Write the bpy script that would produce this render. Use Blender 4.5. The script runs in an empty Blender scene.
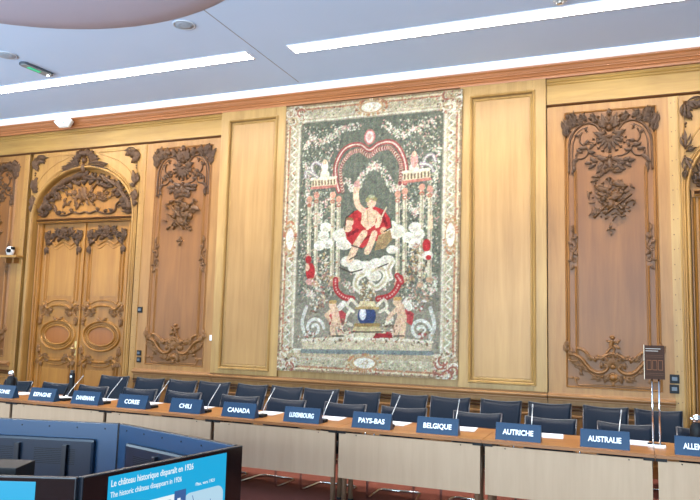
import bpy, bmesh, math, random
import numpy as np
from mathutils import Vector, Matrix
S = bpy.context.scene
COL = S.collection
PI = math.pi
# ------------------------------------------------------------------ camera, world, light, exposure
def camera():
    f, yaw, pitch, roll, h = 690.0, -0.38398, 0.10973, 0.02574, 1.7221
    fw = Vector((math.sin(yaw)*math.cos(pitch), math.cos(yaw)*math.cos(pitch), math.sin(pitch)))
    r0 = Vector((math.cos(yaw), -math.sin(yaw), 0)); u0 = r0.cross(fw)
    r = r0*math.cos(roll)+u0*math.sin(roll); u = u0*math.cos(roll)-r0*math.sin(roll)
    cd = bpy.data.cameras.new('camera'); co = bpy.data.objects.new('camera', cd); COL.objects.link(co)
    cd.sensor_width = 36; cd.sensor_fit = 'HORIZONTAL'; cd.lens = f/700*36; cd.clip_start = .05
    m = Matrix((r, u, -fw)).transposed().to_4x4(); m.translation = (0, 0, h)
    co.matrix_world = m; S.camera = co
camera()
wd = bpy.data.worlds.new('world'); S.world = wd; wd.use_nodes = True
bg = wd.node_tree.nodes['Background']; bg.inputs[0].default_value = (.66, .83, 1, 1); bg.inputs[1].default_value = .3
def area(name, loc, rot, sx, sy, power, col):
    l = bpy.data.lights.new(name, 'AREA'); l.shape = 'RECTANGLE'; l.size = sx; l.size_y = sy; l.energy = power; l.color = col
    o = bpy.data.objects.new(name, l); COL.objects.link(o); o.location = loc; o.rotation_euler = rot
    return o
area('window_daylight', (-2, -5.5, 2.2), (math.radians(134), 0, 0), 13, 3.4, 2000, (.69, .88, 1))
area('side_ceiling_fill', (-13.2, 1.0, 2.2), (math.radians(132), 0, math.radians(-90)), 8, 3.4, 430, (.69, .88, 1))  # unseen fill lamp added at the side, tilted up to brighten the ceiling
S.view_settings.view_transform = 'Standard'; S.view_settings.look = 'None'
S.view_settings.gamma = 1; S.view_settings.use_curve_mapping = False
EXPO = .72; S.view_settings.exposure = EXPO; EM = 2**-EXPO
STRIP = 50.0
# ------------------------------------------------------------------ measures
W = 9.274; T = 6.365; LT = 1.42; X0 = -6.914; CX = -3.489; HC = 5.27
# ------------------------------------------------------------------ materials
def srgb(r, g, b):
    f = lambda v: ((v/255+.055)/1.055)**2.4 if v > 10.3 else v/255/12.92
    return (f(r), f(g), f(b), 1)
MATS = {}
def mat(name, col, rough=.5, metal=0, spec=.5, emit=None, es=0, bump=0, bscale=60, var=0):
    if name in MATS: return MATS[name]
    m = bpy.data.materials.new(name); m.use_nodes = True; nt = m.node_tree; b = nt.nodes['Principled BSDF']
    b.inputs['Base Color'].default_value = col; b.inputs['Roughness'].default_value = rough
    b.inputs['Metallic'].default_value = metal; b.inputs['Specular IOR Level'].default_value = spec
    if emit: b.inputs['Emission Color'].default_value = emit; b.inputs['Emission Strength'].default_value = es
    if bump or var:
        g = nt.nodes.new('ShaderNodeNewGeometry'); n = nt.nodes.new('ShaderNodeTexNoise')
        n.inputs['Scale'].default_value = bscale; n.inputs['Detail'].default_value = 4
        nt.links.new(g.outputs['Position'], n.inputs['Vector'])
        if bump:
            bp = nt.nodes.new('ShaderNodeBump'); bp.inputs['Strength'].default_value = bump; bp.inputs['Distance'].default_value = .01
            nt.links.new(n.outputs['Fac'], bp.inputs['Height']); nt.links.new(bp.outputs['Normal'], b.inputs['Normal'])
        if var:
            cr = nt.nodes.new('ShaderNodeValToRGB'); cr.color_ramp.elements[0].position = .3; cr.color_ramp.elements[1].position = .7
            cr.color_ramp.elements[0].color = tuple(c*(1-var) for c in col[:3])+(1,)
            cr.color_ramp.elements[1].color = tuple(min(1, c*(1+var)) for c in col[:3])+(1,)
            nt.links.new(n.outputs['Fac'], cr.inputs['Fac']); nt.links.new(cr.outputs['Color'], b.inputs['Base Color'])
    MATS[name] = m; return m
def wood(name, c, grain=(11, 11, .8), var=.3, rough=.42, knots=True):
    if name in MATS: return MATS[name]
    c = (c[0]*.515, c[1]*.475, c[2]*.36)
    m = bpy.data.materials.new(name); m.use_nodes = True; nt = m.node_tree; b = nt.nodes['Principled BSDF']
    N = nt.nodes.new; lk = nt.links.new
    g = N('ShaderNodeNewGeometry'); mp = N('ShaderNodeMapping'); mp.inputs['Scale'].default_value = grain
    lk(g.outputs['Position'], mp.inputs['Vector'])
    n1 = N('ShaderNodeTexNoise'); n1.inputs['Scale'].default_value = 1.0; n1.inputs['Detail'].default_value = 5; n1.inputs['Distortion'].default_value = .6
    n2 = N('ShaderNodeTexNoise'); n2.inputs['Scale'].default_value = 6.0; n2.inputs['Detail'].default_value = 3
    n3 = N('ShaderNodeTexNoise'); n3.inputs['Scale'].default_value = .9; n3.inputs['Detail'].default_value = 2
    lk(mp.outputs['Vector'], n1.inputs['Vector']); lk(mp.outputs['Vector'], n2.inputs['Vector']); lk(g.outputs['Position'], n3.inputs['Vector'])
    a1 = N('ShaderNodeMath'); a1.operation = 'MULTIPLY_ADD'; a1.inputs[1].default_value = .3
    lk(n2.outputs['Fac'], a1.inputs[0]); lk(n1.outputs['Fac'], a1.inputs[2])
    a2 = N('ShaderNodeMath'); a2.operation = 'MULTIPLY_ADD'; a2.inputs[1].default_value = .8
    lk(n3.outputs['Fac'], a2.inputs[0]); lk(a1.outputs[0], a2.inputs[2])
    cr = N('ShaderNodeValToRGB'); e = cr.color_ramp.elements
    e[0].position = .72; e[1].position = 1.55
    mr = N('ShaderNodeMapRange'); mr.inputs['From Min'].default_value = .75; mr.inputs['From Max'].default_value = 1.5
    lk(a2.outputs[0], mr.inputs['Value']); lk(mr.outputs['Result'], cr.inputs['Fac'])
    e[0].position = 0; e[1].position = 1
    e[0].color = (c[0]*(1-var), c[1]*(1-var*1.25), c[2]*(1-var*1.5), 1)
    e[1].color = (min(1, c[0]*(1+var*.8)), min(1, c[1]*(1+var*.85)), min(1, c[2]*(1+var*.9)), 1)
    lk(cr.outputs['Color'], b.inputs['Base Color'])
    bp = N('ShaderNodeBump'); bp.inputs['Strength'].default_value = .12; bp.inputs['Distance'].default_value = .004
    lk(n2.outputs['Fac'], bp.inputs['Height']); lk(bp.outputs['Normal'], b.inputs['Normal'])
    b.inputs['Roughness'].default_value = rough; b.inputs['Specular IOR Level'].default_value = .35
    MATS[name] = m; return m
M_gold = wood('oak_gold', srgb(206, 160, 98))
M_pale = wood('oak_pale', srgb(216, 178, 122))
M_palein = wood('oak_pale_panel', srgb(212, 170, 118), grain=(8, 8, .5), var=.24)
M_tan = wood('oak_tan', srgb(198, 148, 92))
M_red = wood('oak_reddish', srgb(164, 110, 60), grain=(8, 8, .6))
M_door = wood('oak_door', srgb(200, 142, 72), grain=(9, 9, .6))
M_doorin = wood('oak_door_panel', srgb(208, 150, 76), grain=(7, 7, .5))
M_frieze = wood('oak_frieze', srgb(214, 174, 108), grain=(.9, 9, 12))
M_corn = wood('cornice_wood', srgb(222, 146, 98), grain=(.7, 9, 12), var=.14)
M_rail = wood('rail_wood', srgb(196, 146, 104), grain=(.8, 9, 12))
M_groove = wood('groove_wood', srgb(112, 70, 42), var=.15)
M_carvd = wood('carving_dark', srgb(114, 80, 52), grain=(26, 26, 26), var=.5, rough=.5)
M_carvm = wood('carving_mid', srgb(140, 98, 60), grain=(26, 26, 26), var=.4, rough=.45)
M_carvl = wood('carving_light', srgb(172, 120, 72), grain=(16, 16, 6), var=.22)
M_mould = wood('moulding_tan', srgb(186, 132, 80), var=.15)
M_black = mat('black_plastic', srgb(17, 17, 20), .5, spec=.25)
M_chrome = mat('chrome', (.75, .76, .78, 1), .16, 1)
M_steel = mat('brushed_steel', (.55, .53, .5, 1), .35, 1)
M_white = mat('white_paint', srgb(235, 236, 238), .5)
M_leather = mat('navy_leather', srgb(13, 22, 35), .45, spec=.2, bump=.15, bscale=180)
M_edge_highlight = mat('leather_edge_highlight', srgb(92, 86, 82), .45)  # light tone stands for the sheen on the leather's upper edge
# ------------------------------------------------------------------ builders
class MB:
    def __init__(s): s.v = []; s.f = []; s.mi = []; s.sm = []
    def add(s, vs, fs, mi=0, smooth=False):
        o = len(s.v); s.v += [tuple(v) for v in vs]
        for f in fs: s.f.append([i+o for i in f]); s.mi.append(mi); s.sm.append(smooth)
        return s
    def box(s, x0, x1, y0, y1, z0, z1, mi=0):
        return s.add([(x, y, z) for x in (x0, x1) for y in (y0, y1) for z in (z0, z1)],
                     [(0, 1, 3, 2), (4, 6, 7, 5), (0, 4, 5, 1), (2, 3, 7, 6), (0, 2, 6, 4), (1, 5, 7, 3)], mi)
    def tube(s, pts, r, n=8, mi=0, cap=True):
        pts = [Vector(p) for p in pts]; rings = []; k = len(pts)
        rr = r if isinstance(r, (list, tuple)) else [r]*k
        up = None
        for i in range(k):
            t = (pts[min(i+1, k-1)]-pts[max(i-1, 0)]).normalized()
            if up is None:
                up = Vector((0, 0, 1)) if abs(t.z) < .9 else Vector((1, 0, 0))
            a = t.cross(up).normalized(); b = a.cross(t).normalized(); up = b
            rings.append([pts[i]+(a*math.cos(q)+b*math.sin(q))*rr[i] for q in [2*PI*j/n for j in range(n)]])
        vs = [v for g in rings for v in g]
        fs = [(i*n+j, i*n+(j+1) % n, (i+1)*n+(j+1) % n, (i+1)*n+j) for i in range(k-1) for j in range(n)]
        if cap: fs += [tuple(range(n))[::-1], tuple((k-1)*n+j for j in range(n))]
        return s.add(vs, fs, mi, True)
    def lathe(s, prof, c, n=20, mi=0, axis='z'):
        vs = []; k = len(prof)
        for r, z in prof:
            for j in range(n):
                a = 2*PI*j/n; x, y = r*math.cos(a), r*math.sin(a)
                vs.append((c[0]+x, c[1]+y, c[2]+z) if axis == 'z' else (c[0]+x, c[1]+z, c[2]+y))
        fs = [(i*n+j, i*n+(j+1) % n, (i+1)*n+(j+1) % n, (i+1)*n+j) for i in range(k-1) for j in range(n)]
        fs += [tuple(range(n)), tuple((k-1)*n+j for j in range(n))]
        return s.add(vs, fs, mi, True)
    def build(s, name, m, parent=None, bevel=0, loc=None):
        me = bpy.data.meshes.new(name); me.from_pydata(s.v, [], s.f)
        for x in (m if isinstance(m, (list, tuple)) else [m]): me.materials.append(x)
        me.polygons.foreach_set('material_index', s.mi); me.polygons.foreach_set('use_smooth', s.sm)
        bm = bmesh.new(); bm.from_mesh(me)
        bmesh.ops.recalc_face_normals(bm, faces=bm.faces)
        if bevel:
            ed = [e for e in bm.edges if len(e.link_faces) == 2 and e.calc_face_angle(0) > .6]
            bmesh.ops.bevel(bm, geom=ed, offset=bevel, segments=2, affect='EDGES', profile=.6)
        bm.to_mesh(me); bm.free(); me.update()
        o = bpy.data.objects.new(name, me); COL.objects.link(o)
        if parent: o.parent = parent
        if loc is not None: o.location = loc
        return o
def tag(o, label=None, cat=None, group=None, kind=None):
    for k, v in (('label', label), ('category', cat), ('group', group), ('kind', kind)):
        if v: o[k] = v
    return o
def empty(name, loc=(0, 0, 0), rz=0):
    o = bpy.data.objects.new(name, None); COL.objects.link(o); o.location = loc; o.rotation_euler = (0, 0, rz)
    o.empty_display_size = .05
    return o
def copy_tree(o, parent=None):
    c = o.copy(); COL.objects.link(c)
    if parent is not None: c.parent = parent
    for ch in list(o.children): copy_tree(ch, c)
    return c
def struct(o): o['kind'] = 'structure'; return o
# ------------------------------------------------------------------ relief carving on the wall (s along the wall, z up, y towards the room is minus)
def cr_spline(p, n=5, closed=False):
    P = [np.array(q, float) for q in p]
    if len(P) < 3 and not closed: 
        return [P[0]+(P[1]-P[0])*t/n for t in range(n+1)]
    o = []; k = len(P)
    for i in range(k if closed else k-1):
        g = lambda j: P[j % k] if closed else P[max(0, min(k-1, j))]
        a, b, c, d = g(i-1), g(i), g(i+1), g(i+2)
        for t in np.linspace(0, 1, n, endpoint=False):
            o.append(.5*((2*b)+(c-a)*t+(2*a-5*b+4*c-d)*t*t+(3*b-a-3*c+d)*t**3))
    if not closed: o.append(P[-1])
    return o
class RB(MB):                       # relief builder: local origin (cx, face y)
    def __init__(s, cx, y, mirror=False): super().__init__(); s.cx = cx; s.y = y; s.mx = 1; s.dz = 0; s.sc = 1; s.oz = 0; s.ox = 0
    def p(s, u, z, h): return (s.cx+s.mx*(s.ox+(u-s.ox)*s.sc), s.y-h, s.oz+(z-s.oz)*s.sc+s.dz)
    def rib(s, pts, r, h=None, closed=False, taper=None, n=5, smooth=True, mi=0, spline=True):
        h = h or r*.9
        P = cr_spline(pts, n, closed) if spline else [np.array(q, float) for q in pts]
        k = len(P); vs = []
        for i in range(k):
            if closed: t = P[(i+1) % k]-P[(i-1) % k]
            else: t = P[min(i+1, k-1)]-P[max(i-1, 0)]
            l = np.hypot(*t) or 1; nn = np.array([-t[1], t[0]])/l
            f = 1 if taper is None else taper[0]+(taper[1]-taper[0])*i/(k-1)
            for a in (0, 50, 90, 130, 180):
                q = P[i]+nn*r*f*math.cos(math.radians(a)); vs.append(s.p(q[0], q[1], h*f*math.sin(math.radians(a))-.002))
        fs = []
        for i in range(k if closed else k-1):
            j = (i+1) % k
            for a in range(4): fs.append((i*5+a, i*5+a+1, j*5+a+1, j*5+a))
        if not closed: fs += [(0, 1, 2, 3, 4), tuple((k-1)*5+a for a in (4, 3, 2, 1, 0))]
        return s.add(vs, fs, mi, smooth)
    def line(s, pts, r, h=None, closed=False, mi=0):      # straight moulding with mitred corners
        h = h or r*.9
        P = [np.array(q, float) for q in pts]; k = len(P); vs = []
        for i in range(k):
            d1 = P[i]-P[i-1] if (closed or i) else P[1]-P[0]
            d2 = P[(i+1) % k]-P[i] if (closed or i < k-1) else P[i]-P[i-1]
            d1 /= np.hypot(*d1); d2 /= np.hypot(*d2)
            n1 = np.array([-d1[1], d1[0]]); n2 = np.array([-d2[1], d2[0]]); m = n1+n2; m /= (m@n1)
            for a, hh in ((1, 0), (.8, .55), (.35, 1), (0, .8), (-.35, 1), (-.8, .5), (-1, 0)):
                q = P[i]+m*r*a; vs.append(s.p(q[0], q[1], h*hh-.002))
        fs = []
        for i in range(k if closed else k-1):
            j = (i+1) % k
            for a in range(6): fs.append((i*7+a, i*7+a+1, j*7+a+1, j*7+a))
        return s.add(vs, fs, mi, False)
    def leaf(s, u, z, ang, L, w, h=.03, curl=0, mi=0, n=6):
        a = math.radians(ang); c = math.radians(curl); q = np.array([u, z], float); vs = []; st = L/n
        for i in range(n+1):
            t = i/n; d = np.array([math.cos(a), math.sin(a)]); nn = np.array([-d[1], d[0]])
            ww = .85*w*(math.sin(PI*min(1, .12+t*.88))**.7)*(1+.28*(-1)**i)+.0008
            hh = 1.25*h*(.45+.75*math.sin(PI*(.1+.8*t)))
            l = q+nn*ww; r = q-nn*ww
            vs += [s.p(l[0], l[1], -.002), s.p(l[0]-nn[0]*ww*.15, l[1]-nn[1]*ww*.15, hh*.75), s.p(q[0]+nn[0]*ww*.3, q[1]+nn[1]*ww*.3, hh*.55), s.p(q[0], q[1], hh*1.1),
                   s.p(q[0]-nn[0]*ww*.3, q[1]-nn[1]*ww*.3, hh*.55), s.p(r[0]+nn[0]*ww*.15, r[1]+nn[1]*ww*.15, hh*.75), s.p(r[0], r[1], -.002)]
            q = q+d*st; a += c/n
        fs = [(i*7+j, i*7+j+1, (i+1)*7+j+1, (i+1)*7+j) for i in range(n) for j in range(6)]
        fs += [tuple(range(7)), tuple(n*7+j for j in range(6, -1, -1))]
        return s.add(vs, fs, mi, True)
    def ball(s, u, z, r, h=None, mi=0, ru=None):
        h = h or r; ru = ru or r; vs = []; k = 10
        for e in (0, 30, 60):
            for j in range(k):
                b = 2*PI*j/k; ce = math.cos(math.radians(e)); vs.append(s.p(u+ru*ce*math.cos(b), z+r*ce*math.sin(b), h*math.sin(math.radians(e))-.002))
        vs.append(s.p(u, z, h))
        fs = [(e*k+j, e*k+(j+1) % k, (e+1)*k+(j+1) % k, (e+1)*k+j) for e in range(2) for j in range(k)]
        fs += [(2*k+j, 2*k+(j+1) % k, 3*k) for j in range(k)]
        return s.add(vs, fs, mi, True)
    def spiral(s, u, z, r, turns, a0, width, d=1, lead=None):
        pts = []; n = int(10*turns)
        for i in range(n+1):
            t = i/n; a = math.radians(a0)+d*2*PI*turns*t; rr = r*(1-.8*t)
            pts.append((u+rr*math.cos(a), z+rr*math.sin(a)))
        s.rib((lead or [])+pts, width, taper=(1, .6), n=2); s.ball(u, z, r*.26, width*1.5)
    def acanthus(s, u, z, ang, L, w, h=.035, curl=0, k=3):
        s.leaf(u, z, ang, L, w*.36, h, curl)
        a = math.radians(ang)
        for i in range(k):
            t = .08+.62*i/k; q = (u+math.cos(a)*L*t, z+math.sin(a)*L*t); l = L*(.62-.36*i/k)
            for sg in (1, -1): s.leaf(q[0], q[1], ang+sg*48, l, w*.2, h*.8, -sg*65, n=4)
    def flower(s, u, z, r, h=.03):
        for i in range(5): s.leaf(u, z, 72*i+18, r, r*.38, h*.8, 0, n=4)
        s.ball(u, z, r*.3, h*1.1)
    def both(s, fn):
        for m in (1, -1): s.mx = m; fn()
        s.mx = 1
# ------------------------------------------------------------------ room shell
def bevelled_frame(mb, s0, s1, z0, z1, y, w, proud, mi=0): pass
wb = MB(); wb.box(-14, 7, W+.18, W+.42, 0, HC); struct(wb.build('wall_back', M_tan))
fl = MB(); fl.box(-14, 7, -7, W+.42, -.12, 0)
def carpet():
    m = mat('carpet_red', srgb(122, 70, 58), .95, spec=.1, bump=.5, bscale=260, var=.12); return m
struct(fl.build('floor', carpet()))
M_ceil = mat('ceiling_blue_cast', srgb(198, 220, 248), .7, spec=.2, var=.02, bscale=.5)  # blue cast of the daylight is put into this base colour
ce = MB(); ce.box(-14, 7, -7, W+.42, HC, HC+.15)
struct(ce.build('ceiling', M_ceil))
# thin panel joints of the ceiling
jn = MB()
for s0 in (-6.95, -.95, 5.05): jn.box(CX+s0-.006, CX+s0+.006, -6.9, 8.8, HC-.002, HC+.01)
struct(jn.build('trim_joint', mat('ceiling_joint', srgb(140, 148, 160), .8)))
dm = MB(); dm.lathe([(2.95, .02), (2.9, -.004), (2.6, -.05), (2.2, -.085), (1.4, -.11), (.01, -.12)], (CX-1.75, 3.55, HC), 72)  # shallow round cap where the ceiling tone turns mauve
struct(dm.build('trim_cap', mat('cap_mauve', srgb(184, 184, 204), .7)))
def profile(name, prof, x0, x1, m, parent=None):            # prof: (y offset towards the room, z)
    mb = MB(); k = len(prof); vs = [(x, W-a, z) for x in (x0, x1) for a, z in prof]
    fs = [(i, (i+1) % k, k+(i+1) % k, k+i) for i in range(k)]+[tuple(range(k)), tuple(range(2*k-1, k-1, -1))]
    mb.add(vs, fs); return mb.build(name, m, parent)
struct(profile('trim_cornice', [(-.15, 5.08), (.045, 5.08), (.05, 5.10), (.05, 5.118), (.066, 5.122), (.066, 5.135), (.075, 5.15), (.09, 5.158), (.092, 5.17),
                                (.1, 5.175), (.115, 5.205), (.135, 5.225), (.14, 5.245), (-.15, 5.245)], -13.9, 6.9, M_corn))
struct(profile('trim_shadow_gap', [(-.1, 5.245), (.09, 5.245), (.09, 5.269), (-.1, 5.269)], -13.9, 6.9, mat('gap_painted_shade', srgb(48, 38, 32), .8)))  # dark colour stands for the shade in the gap over the cornice
def vent_mat():
    m = bpy.data.materials.new('perforated_white_glow'); m.use_nodes = True; nt = m.node_tree; b = nt.nodes['Principled BSDF']
    g = nt.nodes.new('ShaderNodeNewGeometry'); mp = nt.nodes.new('ShaderNodeMapping'); mp.inputs['Scale'].default_value = (38, 38, 38)
    v = nt.nodes.new('ShaderNodeTexVoronoi'); v.inputs['Scale'].default_value = 1; v.inputs['Randomness'].default_value = 0
    cr = nt.nodes.new('ShaderNodeValToRGB'); cr.color_ramp.elements[0].position = .22; cr.color_ramp.elements[1].position = .34
    cr.color_ramp.elements[0].color = srgb(170, 176, 188); cr.color_ramp.elements[1].color = srgb(244, 246, 250)
    nt.links.new(g.outputs['Position'], mp.inputs['Vector']); nt.links.new(mp.outputs['Vector'], v.inputs['Vector'])
    nt.links.new(v.outputs['Distance'], cr.inputs['Fac']); nt.links.new(cr.outputs['Color'], b.inputs['Base Color']); b.inputs['Roughness'].default_value = .6
    nt.links.new(cr.outputs['Color'], b.inputs['Emission Color']); b.inputs['Emission Strength'].default_value = .7*EM  # added glow keeps the vent strip whiter than the ceiling around it
    return m
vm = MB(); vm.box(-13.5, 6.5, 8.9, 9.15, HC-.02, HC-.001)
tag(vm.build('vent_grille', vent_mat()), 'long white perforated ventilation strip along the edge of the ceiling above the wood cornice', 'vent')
# frieze above door bays and carved panels
def frieze(name, s0, s1):
    mb = RB(CX, W); mb.box(CX+s0, CX+s1, W, W+.16, 4.69, 5.09)
    mb.line([(s0, 5.045), (s1, 5.045)], .022, .02); mb.line([(s0, 5.0), (s1, 5.0)], .012, .012)
    mb.line([(s0, 4.71), (s1, 4.71)], .02, .03, mi=1)
    return struct(mb.build(name, [M_frieze, M_groove]))
frieze('trim_frieze', -10.3, -2.525); frieze('trim_frieze', 2.525, 10.3)
# chair rail and dado
RAIL = [(-.12, .85), (.022, .85), (.03, .862), (.03, .874), (.05, .882), (.062, .895), (.07, .905), (.07, .918), (.055, .928), (.02, .934), (.015, .95), (-.12, .95)]
def dado(s0, s1):
    struct(profile('trim_rail', RAIL, CX+s0, CX+s1, M_rail))
    mb = RB(CX, W); mb.box(CX+s0, CX+s1, W+.0, W+.16, .0, .856)
    mb.line([(s0, .775), (s1, .775)], .02, .03, mi=1); mb.line([(s0, .735), (s1, .735)], .012, .02, mi=1)
    n = max(1, round((s1-s0)/.62)); w = (s1-s0)/n
    for i in range(n):
        a, b = s0+i*w+.07, s0+(i+1)*w-.07
        mb.line([(a, .22), (b, .22), (b, .66), (a, .66)], .016, .016, closed=True)
    struct(mb.build('trim_dado', [M_tan, M_groove]))
    b = MB(); b.box(CX+s0, CX+s1, W-.03, W, 0, .14); struct(b.build('baseboard_back', M_red, bevel=.006))
for a, b in ((-8.1, -6.72), (-4.0, -2.525), (-2.515, 2.515), (2.525, 4.0), (6.72, 8.1)): dado(a, b)
# nail strips beside the door bays
def strip(sc, w=.055):
    mb = RB(CX, W-.004); mb.box(CX+sc-w, CX+sc+w, W-.004, W+.16, 0, 4.69)
    for i in range(24):
        z = .35+i*.185; 
        mb.ball(sc-w*.45, z, .008, .004, mi=1)
        if i % 2: mb.ball(sc+w*.4, z+.01, .006, .004, mi=1)
    mb.line([(sc+w*1.0, 0), (sc+w*1.0, 4.69)], .012, .012)
    struct(mb.build('trim_strip', [M_gold if sc < 0 else M_pale, mat('nail_iron', srgb(70, 48, 32), .6)]))
for sc in (-6.67, -4.055, 4.055, 6.67): strip(sc)
# plain tall panels that stand proud of the wall
def plain_panel(sc, label):
    root = empty('wood_panel', (CX+sc, W, .95)); inv = (-(CX+sc), -W, -.95)
    hw = .58
    mb = RB(CX+sc, W-.045); mb.box(CX+sc-hw, CX+sc-.41, W-.045, W+.15, .95, 5.08); mb.box(CX+sc+.41, CX+sc+hw, W-.045, W+.15, .95, 5.08); mb.box(CX+sc-.41, CX+sc+.41, W-.045, W+.15, .95, 1.05); mb.box(CX+sc-.41, CX+sc+.41, W-.045, W+.15, 4.91, 5.08)
    mb.build('backing_frame', M_pale, root, bevel=.004, loc=inv)
    fm = RB(CX+sc, W-.045)
    fm.line([(-.425, 1.035), (.425, 1.035), (.425, 4.925), (-.425, 4.925)], .02, .03, closed=True)
    fm.y = W-.005; fm.line([(-.385, 1.075), (.385, 1.075), (.385, 4.885), (-.385, 4.885)], .018, .016, closed=True)
    fm.build('frame_moulding', [M_pale, M_mould], root, loc=inv)
    pn = MB(); pn.box(CX+sc-.37, CX+sc+.37, W-.014, W+.1, 1.1, 4.86); pn.box(CX+sc-.42, CX+sc+.42, W-.004, W+.1, 1.04, 4.92); pn.build('field', M_palein, root, bevel=.003, loc=inv)
    tag(root, label, 'panel', 'plain panels beside the tapestry')
plain_panel(-1.94, 'tall plain moulded oak panel with bare field to the left of the tapestry')
plain_panel(1.94, 'tall plain moulded oak panel with bare field to the right of the tapestry')
ctr = MB(); ctr.box(CX-1.36, CX+1.36, W-.0, W+.16, .95, 5.08); struct(ctr.build('trim_backing', M_pale))
# ------------------------------------------------------------------ carved panels
def crest(r, rnd):
    Z = lambda iy: 4.571-(iy-100)*.0021
    U = lambda ix: (ix-345)*.00178
    P = lambda *a: [(U(x), Z(y)) for x, y in a]
    def half():
        r.rib(P((628, 480), (626, 330), (618, 270), (590, 215), (545, 178), (490, 165), (440, 180), (408, 215), (400, 235)), .017, .03)
        r.rib(P((600, 480), (600, 330), (590, 270), (565, 222), (530, 198), (490, 190)), .010, .018, taper=(1, .6))
        r.rib(P((400, 235), (385, 225), (378, 205), (390, 190), (408, 195)), .012, .03)
        for x, y, a, l in ((610, 215, 55, .2), (600, 180, 100, .15), (635, 215, 75, .2), (625, 165, 120, .13), (570, 160, 60, .17), (540, 150, 100, .12), (560, 175, 20, .14),
                           (500, 155, 60, .11), (475, 152, 120, .11), (445, 160, 75, .12), (425, 170, 50, .12), (640, 250, 80, .16), (520, 170, 30, .11), (590, 130, 45, .11), (630, 135, 80, .08)):
            r.acanthus(U(x), Z(y), a, l*1.1, l*.26, .045, rnd.uniform(-50, 50), 3)
        r.ball(U(598), Z(165), .03, .05); r.ball(U(550), Z(140), .024, .045); r.ball(U(420), Z(130), .02, .03); r.ball(U(480), Z(135), .016, .03)
        # mask wings and shell side
        for a, l in ((80, .17), (55, .2), (30, .17), (5, .13)): r.leaf(U(355), Z(195), a, l, .03, .05, 30)
        r.leaf(U(365), Z(232), -20, .17, .03, .045, 60); r.leaf(U(375), Z(262), 10, .15, .028, .04, 70); r.leaf(U(420), Z(300), 70, .1, .02, .03, 40)
        # S scroll and drop
        r.rib(P((535, 220), (550, 250), (545, 285), (515, 310), (492, 335), (498, 365), (525, 385), (560, 385), (578, 368), (570, 352)), .013, .028)
        r.spiral(U(470), Z(300), .035, 1.2, 0, .009)
        for x, y, a, l in ((500, 325, 10, .11), (495, 345, 200, .1), (530, 350, 20, .1), (560, 385, -30, .1), (590, 395, -80, .1), (592, 430, -95, .09), (596, 455, -80, .07), (520, 300, 150, .09), (480, 330, 120, .08), (545, 250, 40, .08), (510, 215, 100, .06)):
            r.leaf(U(x), Z(y), a, l, l*.25, .035, rnd.uniform(-60, 60))
        r.rib(P((490, 345), (470, 365), (430, 380), (385, 385), (350, 400)), .011, .022)
        for x, y in ((590, 415), (588, 440), (592, 470), (595, 490), (425, 322), (400, 345), (500, 218), (545, 232), (440, 180)): r.ball(U(x), Z(y), .012, .02)
        for x, y, a, l in ((360, 405, 10, .16), (380, 420, -25, .14), (430, 415, 25, .12), (440, 430, -20, .11), (400, 440, -60, .12), (365, 430, -40, .15), (470, 425, 30, .09), (370, 470, -30, .12), (355, 460, 30, .1)):
            r.leaf(U(x), Z(y), a, l, l*.24, .035, rnd.uniform(-70, 70))
        # half of the shell
        for i in range(5):
            a = -88+i*21; r.leaf(U(345), Z(262), a, .19-.006*i, .021, .04, 0)
            e = math.radians(a); r.ball(U(345)+.195*math.cos(e), Z(262)+.195*math.sin(e), .017, .03)
    r.both(half)
    r.ball(0, Z(150), .055, .07, ru=.04); r.leaf(0, Z(130), 90, .1, .03, .06); r.ball(0, Z(205), .05, .06); r.ball(0, Z(262), .035, .06, ru=.05); r.ball(0, Z(385), .03, .04)
    r.leaf(0, Z(395), -90, .16, .028, .04)
def trophy(r, rnd, flip):
    u = lambda ix: (ix-240)*.00278*flip; z = lambda iy: 3.86-iy*.00299
    # slender instrument laid diagonally over crossed leaves
    for ia, (x0, y0, x1, y1, w) in enumerate(((165, 225, 310, 90, .026), (185, 120, 300, 190, .02), (200, 80, 290, 215, .016), (215, 215, 330, 130, .014))):
        r.rib([(u(x0), z(y0)), (u((x0+x1)/2), z((y0+y1)/2)), (u(x1), z(y1))], w, .035+.008*ia)
    r.ball(u(240), z(165), .1, .06, ru=.085); r.ball(u(262), z(130), .075, .06, ru=.07)
    r.leaf(u(175), z(92), -15, .2, .05, .05, -20); r.leaf(u(250), z(70), -35, .2, .045, .05, 30); r.leaf(u(230), z(150), 20, .2, .05, .06, 0)
    for i in range(70):
        ix = 240+rnd.gauss(0, 46); iy = 140+rnd.gauss(0, 52)
        if abs(ix-240) > 105 or not 40 < iy < 250: continue
        a = rnd.choice((40, 40, 140, 220, 320, 0, 180))+rnd.uniform(-35, 35)
        r.leaf(u(ix), z(iy), a if flip > 0 else 180-a, rnd.uniform(.06, .13), rnd.uniform(.009, .017), rnd.uniform(.025, .06), rnd.uniform(-110, 110), n=5)
    for i in range(12): r.ball(u(240+rnd.uniform(-85, 85)), z(150+rnd.uniform(-80, 80)), rnd.uniform(.012, .02), .04)
    for x, y, a, l in ((240, 20, 80, .12), (225, 35, 140, .1), (255, 35, 40, .1), (240, 50, 250, .08), (238, 255, 270, .07), (240, 275, 200, .06), (240, 275, 340, .06), (240, 285, 270, .07)):
        r.leaf(u(x), z(y), a, l, l*.25, .035, 20)
    for x in range(-2, 3): r.flower(u(240+x*17), z(18+abs(x)*4), .035, .04)
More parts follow.
